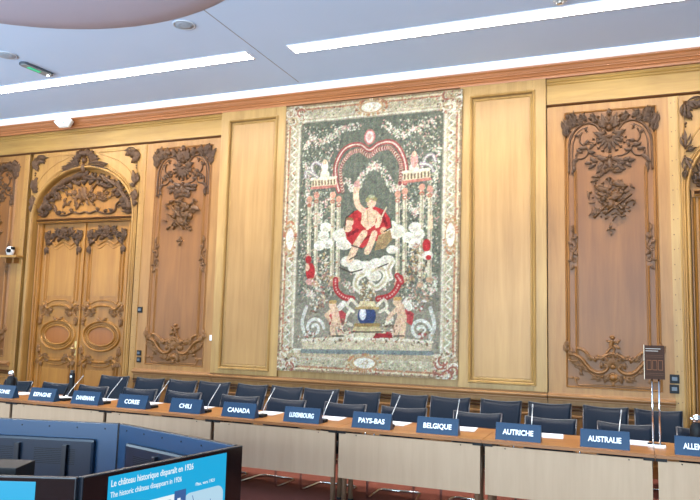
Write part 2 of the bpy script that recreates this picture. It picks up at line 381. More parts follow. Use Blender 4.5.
def side_scrolls(r):
    def half():
        r.rib([(.455, 3.1), (.458, 2.93), (.43, 2.87), (.42, 2.80), (.46, 2.74), (.47, 2.66), (.45, 2.61)], .012, .026)
        r.spiral(.475, 2.78, .045, 1.3, 90, .011); r.spiral(.44, 2.65, .035, 1.2, 200, .01); r.spiral(.475, 2.92, .03, 1.1, 300, .009, -1)
        for z, a in ((3.0, 70), (2.9, 130), (2.84, 20), (2.74, 200), (2.66, -40), (2.58, -80)): r.leaf(.46, z, a, .08, .018, .032, 40)
        r.ball(.47, 3.07, .015, .025); r.ball(.455, 2.55, .014, .025); r.ball(.435, 2.72, .02, .035)
    half()
def base_scroll(r, rnd):
    U = lambda ix: (ix-366)*.0019; Z = lambda iy: 1.301+(285-iy)*.00203
    P = lambda *a: [(U(x), Z(y)) for x, y in a]
    def half():
        r.rib(P((640, 215), (600, 222), (560, 245), (530, 280), (500, 310), (460, 325), (425, 318), (402, 298), (402, 280), (418, 275)), .024, .045)
        r.rib(P((648, 235), (605, 242), (570, 262), (540, 298), (505, 330), (460, 345), (420, 338)), .012, .026)
        r.rib(P((590, 180), (560, 185), (530, 205), (505, 232), (480, 242), (462, 238)), .02, .035)
        r.rib(P((366, 205), (400, 212), (425, 228), (450, 238)), .022, .042)
        r.spiral(U(460), Z(232), .03, 1.1, 60, .012); r.spiral(U(412), Z(290), .04, 1.2, 180, .013, -1)
        for x, y, a, l in ((640, 230, 120, .13), (655, 210, 80, .14), (650, 175, 85, .1), (645, 250, 200, .14), (620, 260, 220, .14), (580, 275, 240, .12), (560, 300, 200, .11), (575, 320, 240, .07), (470, 260, 60, .12), (490, 250, 30, .12),
                           (440, 300, 100, .1), (430, 345, -30, .13), (400, 345, -60, .1), (385, 330, -50, .12), (460, 350, -10, .1), (510, 235, 50, .09), (395, 255, 60, .09), (380, 235, 80, .1), (420, 250, 40, .08)):
            r.acanthus(U(x), Z(y), a, l, l*.36, .038, rnd.uniform(-50, 50), 2)
        for i in range(7): r.leaf(U(366), Z(285), 2+i*15, .15, .013, .03, 0, n=4)
        r.rib(P((366, 400), (480, 402), (560, 404), (588, 400), (600, 375), (590, 360), (578, 372)), .011, .02)
        r.spiral(U(598), Z(366), .03, 1.1, 200, .01); r.leaf(U(610), Z(360), -10, .08, .016, .025, 30)
        for x in range(395, 470, 14): r.ball(U(x), Z(356), .013, .018)
    r.both(half)
    r.ball(0, Z(285), .035, .055, ru=.04); r.ball(0, Z(350), .045, .05, ru=.055); r.rib(P((366, 325), (400, 350), (366, 380), (332, 350)), .014, .03, closed=True); r.leaf(0, Z(372), -90, .07, .02, .03)
def putto(r, flip):
    U = lambda ix: (ix-366)*.0019*flip; Z = lambda iy: 1.301+(285-iy)*.00203
    R = lambda w, h, *a: r.rib([(U(x), Z(y)) for x, y in a], w, h, taper=(1, .75))
    r.ball(U(366), Z(108), .03, .05); r.ball(U(356), Z(104), .02, .04)
    R(.032, .055, (362, 125), (358, 145), (352, 165)); R(.018, .04, (358, 165), (340, 185), (325, 205)); R(.018, .045, (360, 165), (375, 180), (362, 205))
    R(.013, .04, (350, 130), (335, 132), (328, 122)); R(.013, .045, (372, 132), (392, 138), (404, 122)); R(.009, .03, (412, 118), (385, 165), (365, 205))
    r.leaf(U(372), Z(150), -40 if flip > 0 else 220, .1, .022, .04, 20)
def carved_panel(sc, lo, hi, seed, label, flip=1, field=M_red, frame=M_tan, cd=M_carvd):
    rnd = random.Random(seed)
    root = empty('carved_panel', (CX+sc, W, .95)); inv = (-(CX+sc), -W, -.95); cx = CX+sc
    mb = RB(cx, W); mb.box(CX+lo, cx-.56, W, W+.16, .95, 4.69); mb.box(cx+.56, CX+hi, W, W+.16, .95, 4.69)
    mb.box(cx-.56, cx+.56, W, W+.16, 4.6, 4.69); mb.box(cx-.56, cx+.56, W, W+.16, .95, 1.02)
    mb.build('outer_frame', frame, root, loc=inv)
    f = MB(); f.box(cx-.565, cx+.565, W+.012, W+.15, 1.01, 4.61); f.build('field', field, root, loc=inv)
    r = RB(cx, W+.012)
    r.line([(-.55, 1.03), (.55, 1.03), (.55, 4.59), (-.55, 4.59)], .014, .02, closed=True)
    def half():
        r.line([(.52, 4.25), (.52, 1.38)], .016, .018)
        r.line([(.43, 3.83), (.43, 2.98)], .014, .022); r.line([(.43, 2.56), (.43, 1.44)], .014, .022); r.line([(.405, 3.83), (.405, 1.44)], .006, .008)
    r.both(half)
    r.build('frame_moulding', M_mould, root, loc=inv)
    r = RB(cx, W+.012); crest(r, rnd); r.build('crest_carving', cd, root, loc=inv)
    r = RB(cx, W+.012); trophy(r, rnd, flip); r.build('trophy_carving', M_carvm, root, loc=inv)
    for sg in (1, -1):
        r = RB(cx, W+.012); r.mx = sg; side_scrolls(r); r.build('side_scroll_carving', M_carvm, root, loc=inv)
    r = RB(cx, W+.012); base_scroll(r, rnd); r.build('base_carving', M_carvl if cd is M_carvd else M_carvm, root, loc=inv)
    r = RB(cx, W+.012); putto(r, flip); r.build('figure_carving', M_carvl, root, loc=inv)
    tag(root, label, 'panel', 'carved oak wall panels')
carved_panel(3.305, 2.53, 4.0, 5, 'carved oak panel with shell crest and trophy right of the tapestry, behind the sign', 1)
carved_panel(-3.245, -4.0, -2.53, 8, 'carved oak panel with shell crest between the double door and the left plain panel', -1)
carved_panel(-7.44, -8.19, -6.72, 3, 'dim carved oak panel cut off by the left edge, beyond the double door', 1)
# ------------------------------------------------------------------ door bays
def ell(a, z0, b, n=28, lo=0.):
    return [(-a*math.cos(PI*i/n), z0+b*math.sin(PI*i/n)) for i in range(n+1)]
def door_bay(sc, name, seed):
    rnd = random.Random(seed); cx = CX+sc
    root = empty(name, (cx, W, 0)); inv = (-cx, -W, 0)
    struct(root)
    # spandrel face with an arched opening
    a, z0, b = 1.105, 3.5, .85
    arch = [(-a, 0.0)]+ell(a, z0, b)+[(a, 0.0)]
    outr = []
    for u, z in arch:
        if z < z0+1e-6: outr.append((math.copysign(1.21, u), z))
        else:
            d = math.atan2(z-z0, u); t = min(1.21/max(1e-6, abs(math.cos(d))), (4.69-z0)/max(1e-6, math.sin(d))); outr.append((t*math.cos(d), z0+t*math.sin(d)))
    for i in range(len(outr)-1):      # keep the square corners
        p, q = outr[i], outr[i+1]
        if abs(p[0]+1.21) < 1e-4 and abs(q[1]-4.69) < 1e-4: outr[i] = (-1.21, 4.69)
        if abs(p[1]-4.69) < 1e-4 and abs(q[0]-1.21) < 1e-4: outr[i+1] = (1.21, 4.69)
    k = len(arch); mb = MB()
    vs = [(cx+u, W, z) for u, z in arch]+[(cx+u, W, z) for u, z in outr]+[(cx+u, W+.17, z) for u, z in arch]
    fs = [(i, i+1, k+i+1, k+i) for i in range(k-1)]+[(i, 2*k+i, 2*k+i+1, i+1) for i in range(k-1)]
    mb.add(vs, fs); mb.build('spandrel', M_gold, root, loc=inv)
    r = RB(cx, W)
    for aa, bb, w, h in ((1.125, .875, .024, .05), (1.162, .925, .014, .03), (1.184, .958, .008, .014)):
        p = [(-aa, 0.)]+[(-aa, .9*i) for i in range(1, 4)]+ell(aa, z0, bb, 36)+[(aa, .9*i) for i in (3, 2, 1)]+[(aa, 0.)]
        r.rib(p, w, h, spline=False)
    # spandrel panels
    for sg in (1, -1):
        r.mx = sg
        r.rib([(1.15, 4.05), (1.15, 4.62), (.28, 4.62)], .012, .016, spline=False); r.rib([(.28, 4.62), (.45, 4.55), (.75, 4.43), (.98, 4.25), (1.1, 4.05), (1.15, 3.95)], .010, .014)
    r.mx = 1
    r.build('arch_moulding', M_gold, root, loc=inv)
    r = RB(cx, W)
    def corner():
        for x, z, an, l, w in ((1.13, 4.6, 186, .29, .045), (1.14, 4.6, 266, .23, .04), (1.12, 4.59, 226, .16, .04), (1.02, 4.59, 215, .14, .03), (1.13, 4.48, 235, .14, .03)): r.acanthus(x, z, an, l, w, .05, rnd.uniform(-30, 30), 3)
        r.ball(1.11, 4.57, .03, .05); r.ball(1.13, 4.33, .02, .03); r.ball(1.13, 4.29, .014, .03)
        for x, z, an, l in ((1.16, 4.0, 95, .26), (1.17, 3.92, 255, .26), (1.15, 3.97, 150, .13), (1.17, 3.75, 270, .14)): r.acanthus(x-.02, z, an, l, l*.22, .05, rnd.uniform(-40, 40), 2)
        for a_, l, x, z in ((12, .3, .1, 4.42), (40, .2, .12, 4.47), (62, .16, .1, 4.52), (82, .14, .06, 4.56), (-8, .22, .24, 4.4), (5, .16, .36, 4.38)): r.acanthus(x, z, a_, l, l*.2, .055, rnd.uniform(-30, 20), 3)
        r.rib([(.4, 4.36), (.3, 4.42), (.2, 4.43), (.14, 4.5), (.18, 4.56), (.22, 4.52)], .018, .05); r.ball(.13, 4.5, .03, .06); r.leaf(.3, 4.36, -18, .24, .02, .035, 20); r.ball(.15, 4.64, .02, .04)
    r.both(corner)
    r.ball(0, 4.49, .07, .08, ru=.05); r.leaf(0, 4.55, 90, .12, .025, .07); r.leaf(0, 4.44, -90, .18, .03, .06); r.ball(0, 4.62, .03, .07)
    r.build('arch_carving', M_carvd, root, loc=inv)
    # tympanum
    yt = W+.09
    mb = MB(); p = [(-a, 3.5)]+ell(a, z0, b)+[(a, 3.5)]
    mb.add([(cx+u, yt, z) for u, z in p]+[(cx, yt, 3.5)], [(i, i+1, len(p)) for i in range(len(p)-1)])
    mb.build('tympanum', M_door, root, loc=inv)
    r = RB(cx, yt)
    for i in range(31):
        t = math.radians(6+168*i/30); u, z = .97*math.cos(t), 3.5+.7*math.sin(t); d = math.degrees(math.atan2(math.sin(t)*.8, math.cos(t)))
        tang = d+(90 if i < 15 else -90)
        r.leaf(u, z, tang+rnd.uniform(-25, 25), .19, .022, .07, rnd.uniform(-40, 40)); r.leaf(u*.97, 3.5+(z-3.5)*.97, d+180+rnd.uniform(-35, 35), .12, .018, .055, rnd.uniform(-50, 50)); r.leaf(u*1.03, 3.5+(z-3.5)*1.03, d+rnd.uniform(-30, 30), .08, .016, .04)
        if i % 3 == 0: r.flower(u*.98, 3.5+(z-3.5)*.98, .055, .06)
    def low():
        r.rib([(1.02, 3.56), (.93, 3.54), (.86, 3.6), (.9, 3.7), (.78, 3.76), (.68, 3.7), (.66, 3.6), (.55, 3.55), (.4, 3.56), (.25, 3.6), (.12, 3.57), (0, 3.6)], .018, .04)
        r.spiral(.97, 3.62, .07, 1.4, 0, .02); r.spiral(.7, 3.66, .045, 1.2, 180, .013, -1)
        for x, z, an, l in ((.95, 3.65, 120, .2), (1.0, 3.6, 60, .14), (.88, 3.68, 170, .16), (.62, 3.58, 150, .1), (.3, 3.6, 100, .07), (.45, 3.57, 60, .06)): r.acanthus(x, z, an, l, l*.34, .05, rnd.uniform(-40, 40), 2)
    r.both(low)
    r.build('garland_carving', M_carvd, root, loc=inv)
    r = RB(cx, yt)
    r.rib([(-.2, 3.68), (.0, 3.85), (.22, 4.08)], .016, .05); r.rib([(.2, 3.7), (.02, 3.86), (-.12, 4.05)], .014, .05); r.ball(-.02, 3.87, .1, .06, ru=.07); r.leaf(-.05, 3.8, 80, .24, .05, .07)
    for i in range(40):
        x = rnd.gauss(0, .32); x = max(-.68, min(.68, x)); z = 3.86+rnd.gauss(0, .07)*(1-abs(x)*.6)
        r.leaf(x, z, (0 if x > 0 else 180)+rnd.uniform(-80, 80), rnd.uniform(.06, .14), rnd.uniform(.012, .022), .035, rnd.uniform(-80, 80), n=5)
    for i in range(14): x = rnd.uniform(-.6, .6); r.flower(x, 3.86+rnd.gauss(0, .06), .04, .045)
    r.build('bouquet_carving', M_carvm, root, loc=inv)
    # lintel and jambs
    mb = RB(cx, W+.06); mb.box(cx-1.08, cx+1.08, W+.06, W+.16, 3.41, 3.5); mb.line([(-1.05, 3.47), (1.05, 3.47)], .022, .04, mi=1); mb.line([(-1.05, 3.43), (1.05, 3.43)], .012, .02)
    mb.build('lintel', [M_door, M_groove], root, loc=inv)
    mb = RB(cx, W+.1)
    for sg in (1, -1):
        x0, x1 = sorted((sg*.965, sg*1.085)); mb.box(cx+x0, cx+x1, W+.1, W+.17, 0, 3.42)
        mb.mx = sg; mb.line([(1.05, 0), (1.05, 3.41)], .02, .03); mb.line([(.99, 0), (.99, 3.41)], .014, .02)
    mb.mx = 1
    mb.build('jamb', M_door, root, loc=inv)
    for sg in (1, -1):
        y = W+.135; lc = cx+sg*.4825; mb = RB(lc, y); mb.box(lc-.478, lc+.478, y, y+.045, .02, 3.405)
        leaf = mb.build('door_leaf', M_door, root, loc=inv)
        # recessed-looking fields
        f = MB(); f.box(lc-.3, lc+.3, y-.008, y+.005, 2.12, 3.02); f.box(lc-.3, lc+.3, y-.008, y+.005, .25, .86); f.build('field', M_doorin, leaf)
        r = RB(lc, y)
        def half():
            r.line([(.375, 3.02), (.375, 2.03)], .022, .03); r.line([(.32, 2.98), (.32, 2.06)], .013, .02)
            r.rib([(.375, 3.0), (.34, 3.1), (.26, 3.08), (.18, 3.01), (.1, 3.05), (0, 3.1)], .02, .03); r.rib([(.32, 2.95), (.28, 3.0), (.2, 2.96), (.14, 2.95), (.06, 3.0), (0, 3.03)], .012, .02)
            r.rib([(0, 1.96), (.14, 1.95), (.26, 1.9), (.32, 1.94), (.38, 1.98)], .024, .036); r.rib([(0, 2.05), (.14, 2.04), (.27, 1.99), (.32, 2.05)], .012, .02)
            r.rib([(0, 1.0), (.14, 1.01), (.26, 1.06), (.32, 1.02), (.38, .98)], .024, .036); r.rib([(0, .92), (.14, .93), (.27, .98), (.34, .9)], .012, .02)
            r.line([(.375, .95), (.375, .2), (0, .2)], .02, .03); r.line([(.32, .9), (.32, .25), (0, .25)], .012, .02)
        r.both(half)
        for aa, bb, w, h in ((.385, .25, .022, .04), (.335, .205, .010, .018), (.285, .165, .02, .036)):
            r.rib([(aa*math.cos(2*PI*i/40), 1.44+bb*math.sin(2*PI*i/40)) for i in range(40)], w, h, closed=True, spline=False)
        r.build('leaf_moulding', M_door, leaf)
        o = MB(); k = 40; o.add([(lc+.28*math.cos(2*PI*i/k), y-.006, 1.44+.165*math.sin(2*PI*i/k)) for i in range(k)]+[(lc, y-.014, 1.44)], [(i, (i+1) % k, k) for i in range(k)], 0, True)
        o.build('oval_field', wood('oak_oval', srgb(190, 118, 56), var=.15), leaf)
        r = RB(lc, y)
        def top():
            for x, z, an, l in ((.1, 3.2, 20, .18), (.02, 3.22, 80, .13), (.1, 3.24, 50, .14), (.2, 3.2, -20, .16), (.3, 3.12, -60, .14), (.36, 3.1, 80, .18), (.37, 3.0, -90, .16), (.36, 3.2, 110, .1), (.05, 3.17, -40, .12), (.3, 3.18, 150, .1)): r.acanthus(x, z, an, l, l*.32, .045, rnd.uniform(-40, 40), 2)
            r.rib([(.04, 3.14), (.12, 3.19), (.2, 3.17), (.24, 3.1), (.3, 3.05), (.36, 3.1)], .018, .045); r.flower(.36, 3.12, .05, .05); r.ball(.38, 3.27, .016, .03)
        r.both(top); r.flower(0, 3.2, .09, .07); r.leaf(0, 3.23, 90, .12, .03, .06); r.build('crest_carving', M_carvd, leaf)
        r = RB(lc, y)
        def mid():
            for q, zz in ((1, 1.82), (-1, 1.06)):
                r.spiral(.37, zz, .06, 1.3, 90*q, .016, q); r.spiral(.27, zz+.05*q, .045, 1.2, 200, .013, -q)
                for x, z, an, l in ((.36, .04, 50, .14), (.38, -.05, -70, .14), (.3, 0, 200, .13), (.33, .08, 110, .1), (.24, .02, 170, .12), (.4, -.12, -90, .1), (.15, .06, 10, .1)): r.acanthus(x, zz+z*q, an*q, l, l*.32, .036, rnd.uniform(-40, 40), 2)
            r.leaf(.02, 1.69, 30, .1, .02, .04, 30)
        r.both(mid); r.ball(0, 1.7, .025, .04); r.build('scroll_carving', M_carvl, leaf)
        if sg < 0:
            h = MB(); h.box(lc+.42, lc+.46, y-.02, y, 1.1, 1.34); h.tube([(lc+.44, y-.02, 1.22), (lc+.44, y-.07, 1.22), (lc+.34, y-.08, 1.215)], .011); h.build('door_handle', mat('brass', (.62, .45, .2, 1), .3, 1), leaf)
    a_ = MB(); a_.box(cx-.016, cx+.016, W+.105, W+.14, .02, 3.405); a_.build('astragal', M_door, root, bevel=.006, loc=inv)
    return root
door_bay(-5.32, 'door_1', 21); door_bay(5.32, 'door_2', 22)
# plain wall beyond the panels
for a, b in ((-10.4, -8.19), (6.725, 10.3)):
    mb = MB(); mb.box(CX+a, CX+b, W, W+.16, 0, 4.69); struct(mb.build('trim_wainscot', M_tan))
# ------------------------------------------------------------------ tapestry (woven picture as colours of the cloth's own threads)
def tapestry():
    NX, NZ = 300, 440; s0, s1, z0, z1 = -1.355, 1.355, 1.045, 5.05
    xs = np.linspace(s0, s1, NX); zs = np.linspace(z0, z1, NZ); SX, SZ = np.meshgrid(xs, zs)
    A = np.zeros((NZ, NX, 3)); rg = np.random.RandomState(4); rn = random.Random(9)
    def blend(m, col, al=1.0):
        m = np.clip(m, 0, 1)[..., None]*al; A[:] = A*(1-m)+np.array(col, float)*m
    def win(x, z, r):
        i0 = max(0, int((x-r-s0)/(s1-s0)*(NX-1))); i1 = min(NX, int((x+r-s0)/(s1-s0)*(NX-1))+2)
        j0 = max(0, int((z-r-z0)/(z1-z0)*(NZ-1))); j1 = min(NZ, int((z+r-z0)/(z1-z0)*(NZ-1))+2)
        return slice(j0, max(j0, j1)), slice(i0, max(i0, i1))
    def put(w, m, col, al=1.0):
        m = (np.clip(m, 0, 1)*al)[..., None]; A[w] = A[w]*(1-m)+np.array(col, float)*m
    def el(p, rx, rz, col, al=1.0, rot=0):
        w = win(p[0], p[1], max(rx, rz)*1.2+.02); dx = SX[w]-p[0]; dz = SZ[w]-p[1]; c, s = math.cos(rot), math.sin(rot)
        d = np.sqrt(((dx*c+dz*s)/rx)**2+((-dx*s+dz*c)/rz)**2); put(w, (1-d)*min(rx, rz)/.008+.5, col, al)
    def stroke(P, wd, col, al=1.0):
        for a, b in zip(P[:-1], P[1:]):
            a = np.array(a); b = np.array(b); m = (a+b)/2; w = win(m[0], m[1], np.hypot(*(b-a))/2+wd+.02)
            d = b-a; L2 = d@d+1e-9; t = np.clip(((SX[w]-a[0])*d[0]+(SZ[w]-a[1])*d[1])/L2, 0, 1)
            q = np.hypot(SX[w]-a[0]-t*d[0], SZ[w]-a[1]-t*d[1]); put(w, (wd-q)/.008+.5, col, al)
    def poly(P, col, al=1.0):
        ins = np.zeros(SX.shape, bool); n = len(P)
        for i in range(n):
            xa, za = P[i]; xb, zb = P[(i+1) % n]
            if za == zb: continue
            c = ((SZ >= min(za, zb)) & (SZ < max(za, zb))); ins ^= c & (SX < xa+(SZ-za)/(zb-za)*(xb-xa))
        blend(ins.astype(float), col, al)
    def smooth(P, n=6): return [tuple(q) for q in cr_spline(P, n)]
    def foliage(p, r, n, cols, sz=.014):
        for _ in range(n):
            a = rn.uniform(0, 6.28); q = r*math.sqrt(rn.random()); el((p[0]+q*math.cos(a), p[1]+q*math.sin(a)), rn.uniform(.5, 1.2)*sz*1.5, rn.uniform(.5, 1.)*sz, rn.choice(cols), .9, rn.uniform(0, 3.1))
    CREAM = (222, 212, 186); PALE = (206, 206, 186); RUST = (168, 96, 74); TAN = (186, 160, 122); GRN = (104, 116, 104); DGRN = (70, 82, 76); RED = (170, 36, 40); PINK = (206, 150, 140); SKIN = (222, 184, 150); WHITE = (226, 218, 198); LIME = (150, 156, 122); OCH = (170, 140, 88); DKB = (92, 72, 56)
    # ground and border
    blend(np.ones(SX.shape), (184, 166, 134))
    nz = lambda fx, fz, ph: np.sin(SX*fx+ph)*np.sin(SZ*fz+ph*1.7)
    bx, bz = 1.355-np.abs(SX), np.minimum(SZ-z0, z1-SZ); e = np.minimum(bx, bz)
    blend((e < .035).astype(float), (150, 122, 92)); blend(((e > .035) & (e < .06)).astype(float), (214, 196, 160))
    blend(((e > .06) & (e < .085)).astype(float), (176, 122, 92)); blend(((e > .2) & (e < .225)).astype(float), (200, 186, 158))
    blend(((e > .09) & (e < .195)).astype(float), (184, 172, 142))
    for _ in range(3600):                                   # leaf scrollwork of the border
        u = rn.uniform(s0, s1); v = rn.uniform(z0, z1); d = min(1.355-abs(u), v-z0, z1-v)
        if .02 < d < .2: el((u, v), rn.uniform(.006, .02), rn.uniform(.006, .015), rn.choice([CREAM, WHITE, CREAM, (150, 150, 132), (120, 104, 82), (96, 84, 66), LIME, RUST, TAN] if d > .08 else [CREAM, RUST, DKB, (140, 60, 54), TAN]), .85, rn.uniform(0, 3))
    for sg in (1, -1):
        for i in range(24):
            z = 1.35+i*.145; stroke(smooth([(sg*1.2, z), (sg*1.24, z+.04), (sg*1.2, z+.075), (sg*1.17, z+.11), (sg*1.2, z+.145)]), .008, WHITE, .9); el((sg*1.2, z+.04), .016, .016, RUST if i % 3 == 0 else LIME, .8)
    # field
    fx, ft, fb = 1.085, 4.76, 1.40
    F = ((np.abs(SX) < fx) & (SZ < ft) & (SZ > fb)).astype(float)
    FR = ((np.abs(SX) < fx+.05) & (SZ < ft+.05) & (SZ > fb-.05)).astype(float)
    blend(FR, (214, 204, 180)); blend(((np.abs(SX) < fx+.02) & (SZ < ft+.02) & (SZ > fb-.02)).astype(float), (150, 140, 120)); blend(F, (96, 98, 84))
    blend(F*(.5+.5*np.sin(SX*70))*(np.abs(SX) < .75)*(SZ > 2.0), (84, 90, 80), .7)
    blend(F*(SZ < 2.7)*np.clip((2.7-SZ)/1.0, 0, 1), (148, 138, 120), .9)
    LV = [CREAM, PALE, LIME, (176, 176, 152), PINK, WHITE]
    for _ in range(3000):
        u = rn.choice((-1, 1))*rn.uniform(.45, 1.06); v = rn.uniform(2.1, 4.7); el((u, v), rn.uniform(.009, .024), rn.uniform(.006, .012), rn.choice(LV+[LIME, GRN, DGRN, DGRN, DGRN, (50, 58, 50), (50, 58, 50), (64, 54, 44), TAN]), .8, rn.uniform(0, 3))
    # garlands of flowers
    for g in ([(-1.014,4.366),(-0.919,4.530),(-0.783,4.457),(-0.620,4.506),(-0.509,4.589),(-0.364,4.638),(-0.188,4.639)], [(0.218,4.649),(0.343,4.549),(0.482,4.449),(0.631,4.510),(0.779,4.556),(0.954,4.629)],
              [(-0.326,3.833),(-0.243,3.709),(-0.165,3.734),(-0.090,3.879),(0.001,3.993),(0.139,4.059)], [(0.046,4.050),(0.187,3.982),(0.313,3.798),(0.391,3.677),(0.481,3.701),(0.553,3.814)],
              [(-0.988,4.116),(-0.947,3.898),(-0.955,3.653),(-0.883,3.497)], [(1.017,4.218),(0.992,3.932),(0.967,3.648),(0.942,3.365)], [(-0.879,3.375),(-0.776,3.251),(-0.716,3.430),(-0.591,3.575)], [(0.619,3.449),(0.710,3.317),(0.796,3.427),(0.910,3.565)],
              [(-0.937,2.237),(-0.837,2.163),(-0.743,2.267)], [(0.870,2.314),(0.957,2.217),(1.011,2.383)], [(-0.211,2.530),(-0.114,2.384),(-0.203,2.240),(-0.300,2.355)], [(0.218,2.555),(0.341,2.441),(0.285,2.270)]):
        for p in smooth(g, 5): foliage(p, .055, 7, LV+[WHITE, PINK, WHITE], .013)
    # two-lobed canopy with a scalloped edge
    arc = smooth([(-0.449,3.689),(-0.503,3.873),(-0.510,4.085),(-0.418,4.277),(-0.292,4.359),(-0.134,4.362),(0.010,4.276),(0.148,4.356),(0.316,4.373),(0.439,4.289),(0.533,4.107),(0.566,3.929),(0.554,3.756)], 12)
    stroke(arc, .036, (142, 66, 62)); stroke(arc, .01, (214, 186, 170))
    inn = smooth([(-0.385,3.686),(-0.423,3.868),(-0.428,4.050),(-0.336,4.195),(-0.242,4.264),(-0.116,4.270),(0.012,4.186),(0.134,4.267),(0.303,4.285),(0.380,4.220),(0.474,4.067),(0.491,3.934),(0.480,3.760)], 9)
    for i, p in enumerate(inn): el(p, .026, .034, (190, 170, 148) if i % 2 else (128, 58, 56))
    for p in [(0.005,4.472)]: el(p, .085, .115, (186, 110, 104)); el(p, .062, .09, (226, 196, 186)); el(p, .03, .05, (196, 150, 140))
    # balconies, little statues, slender columns
    for q, sgn in (([(-0.897,3.895),(-0.504,3.903),(-0.500,3.767),(-0.892,3.757)], 1), ([(0.522,3.917),(0.919,3.937),(0.921,3.793),(0.524,3.772)], -1)):
        poly(q, (206, 188, 154)); a, b = q[0], q[1]; c_, d_ = q[3], q[2]
        for i in range(8):
            t = (i+.5)/8; stroke([(a[0]+(b[0]-a[0])*t, a[1]+(b[1]-a[1])*t-.04), (c_[0]+(d_[0]-c_[0])*t, c_[1]+(d_[1]-c_[1])*t+.04)], .01, DKB)
        stroke([a, b], .018, (232, 218, 190)); stroke([c_, d_], .02, (186, 110, 96))
    for p, c2 in (([(-0.684,3.944),(-0.688,4.066),(-0.691,4.143)], WHITE), ([(0.684,3.966),(0.683,4.082),(0.681,4.169)], PINK)):
        el(p[0], .075, .08, CREAM); el(p[1], .055, .11, c2); el(p[2], .035, .04, SKIN)
    for g in ([(-0.849,3.953),(-0.903,4.080),(-0.839,4.152),(-0.755,4.101)], [(-0.798,3.920),(-0.968,4.022),(-0.998,3.931)], [(0.802,3.973),(0.859,4.114),(0.946,4.137),(0.990,4.047)], [(0.772,4.018),(0.904,3.995),(0.963,3.905)]): stroke(smooth(g), .022, (150, 128, 140)); stroke(smooth(g), .01, PALE)
    for g in ([(-0.806,3.646),(-0.777,2.326)], [(-0.544,3.633),(-0.520,2.326)], [(-0.446,3.569),(-0.427,2.385)], [(0.453,3.601),(0.477,2.327)], [(0.556,3.639),(0.579,2.384)], [(0.806,3.685),(0.812,2.314)], [(-0.919,3.590),(-0.899,2.534)], [(0.923,3.650),(0.940,2.383)]):
        stroke(g, .03, (204, 192, 162)); stroke([(p[0]+.012, p[1]) for p in g], .006, (140, 126, 104)); el(g[0], .045, .05, (200, 140, 116)); el((g[0][0], g[0][1]-.09), .035, .03, RUST); el(g[1], .05, .04, (190, 150, 120))
        for i in range(7): el((g[0][0], g[0][1]+(g[1][1]-g[0][1])*(i+.5)/7), .02, .012, rn.choice([RUST, LIME, WHITE]), .8)
    # clouds
    for p, r in (([(-0.382,3.031)], .12), ([(-0.331,2.911)], .11), ([(0.433,3.068)], .12), ([(0.356,3.156)], .08), ([(-0.277,2.647)], .09), ([(-0.150,2.587)], .1), ([(0.005,2.571)], .1), ([(0.172,2.599)], .11), ([(0.321,2.655)], .09), ([(0.393,2.811)], .07), ([(-0.055,2.500)], .09), ([(0.130,2.441)], .09)):
        el(p[0], r*1.25, r*.85, WHITE); el((p[0][0]+.02, p[0][1]-.03), r*.7, r*.4, (206, 196, 172), .7)
    for p in [(-0.671,3.038),(-0.603,2.917),(-0.731,2.890),(0.627,2.977),(0.773,3.016),(0.717,2.890),(-0.643,3.157),(0.713,3.117)]: el(p, .09, .075, (232, 226, 206)); el((p[0], p[1]-.03), .05, .03, (190, 180, 160), .7)
    # a seated figure in a red cloak
    poly([(-0.337,3.118),(-0.326,3.281),(-0.202,3.380),(-0.047,3.418),(0.107,3.441),(0.261,3.377),(0.354,3.243),(0.372,3.127),(0.267,3.072),(0.162,3.017),(0.056,2.991),(-0.066,2.921),(-0.221,2.894),(-0.301,2.970)], RED)
    poly([(-0.220,2.880),(-0.162,3.025),(-0.009,3.123),(0.160,3.119),(0.298,3.057),(0.270,2.942),(0.088,2.932),(-0.063,2.833)], (176, 44, 44)); poly([(0.178,3.017),(0.357,3.098),(0.390,2.954),(0.273,2.827),(0.122,2.801)], (150, 122, 82))
    stroke([(-0.230,3.233),(-0.271,3.028),(-0.132,3.098)], .02, (116, 20, 28)); stroke([(0.231,3.334),(0.296,3.158)], .02, (116, 20, 28)); stroke([(-0.067,2.964),(0.146,3.046)], .016, (120, 24, 30))
    poly([(-0.078,3.390),(0.061,3.428),(0.140,3.352),(0.128,3.178),(0.007,3.094),(-0.088,3.199)], SKIN); stroke([(0.000,3.372),(0.021,3.166)], .008, (180, 136, 104))
    stroke(smooth([(-0.046,3.374),(-0.142,3.466),(-0.177,3.616),(-0.165,3.749)]), .042, SKIN); el([(-0.166,3.779)][0], .05, .05, PINK)
    stroke(smooth([(0.109,3.353),(0.187,3.263),(0.159,3.162)]), .036, SKIN); stroke([(0.144,3.134),(0.290,3.419)], .012, (206, 186, 150))
    el([(0.059,3.502)][0], .07, .085, SKIN); stroke(smooth([(-0.003,3.534),(0.042,3.576),(0.120,3.543)]), .028, (150, 138, 92)); el([(0.057,3.590)][0], .05, .025, LIME)
    stroke(smooth([(-0.038,3.051),(-0.143,2.893),(-0.216,2.734),(-0.246,2.676)]), .05, SKIN); stroke(smooth([(0.116,3.047),(0.073,2.918),(0.015,2.788)]), .046, SKIN)
    el([(-0.261,3.219)][0], .06, .06, SKIN); el([(-0.290,3.132)][0], .07, .055, SKIN); stroke([(-0.310,3.280),(-0.231,3.263)], .022, (120, 84, 50)); el([(0.252,3.087)][0], .05, .05, (206, 160, 124))
    # white scroll bodies under the cloud and gold stand
    for g in ([(0.098,2.499),(0.218,2.555),(0.310,2.469),(0.268,2.341),(0.164,2.270),(0.072,2.327)], [(-0.024,2.471),(-0.115,2.413),(-0.142,2.298),(-0.048,2.212)], [(0.397,2.639),(0.339,2.526),(0.371,2.412)]): stroke(smooth(g), .045, WHITE); stroke(smooth(g), .016, (190, 176, 140))
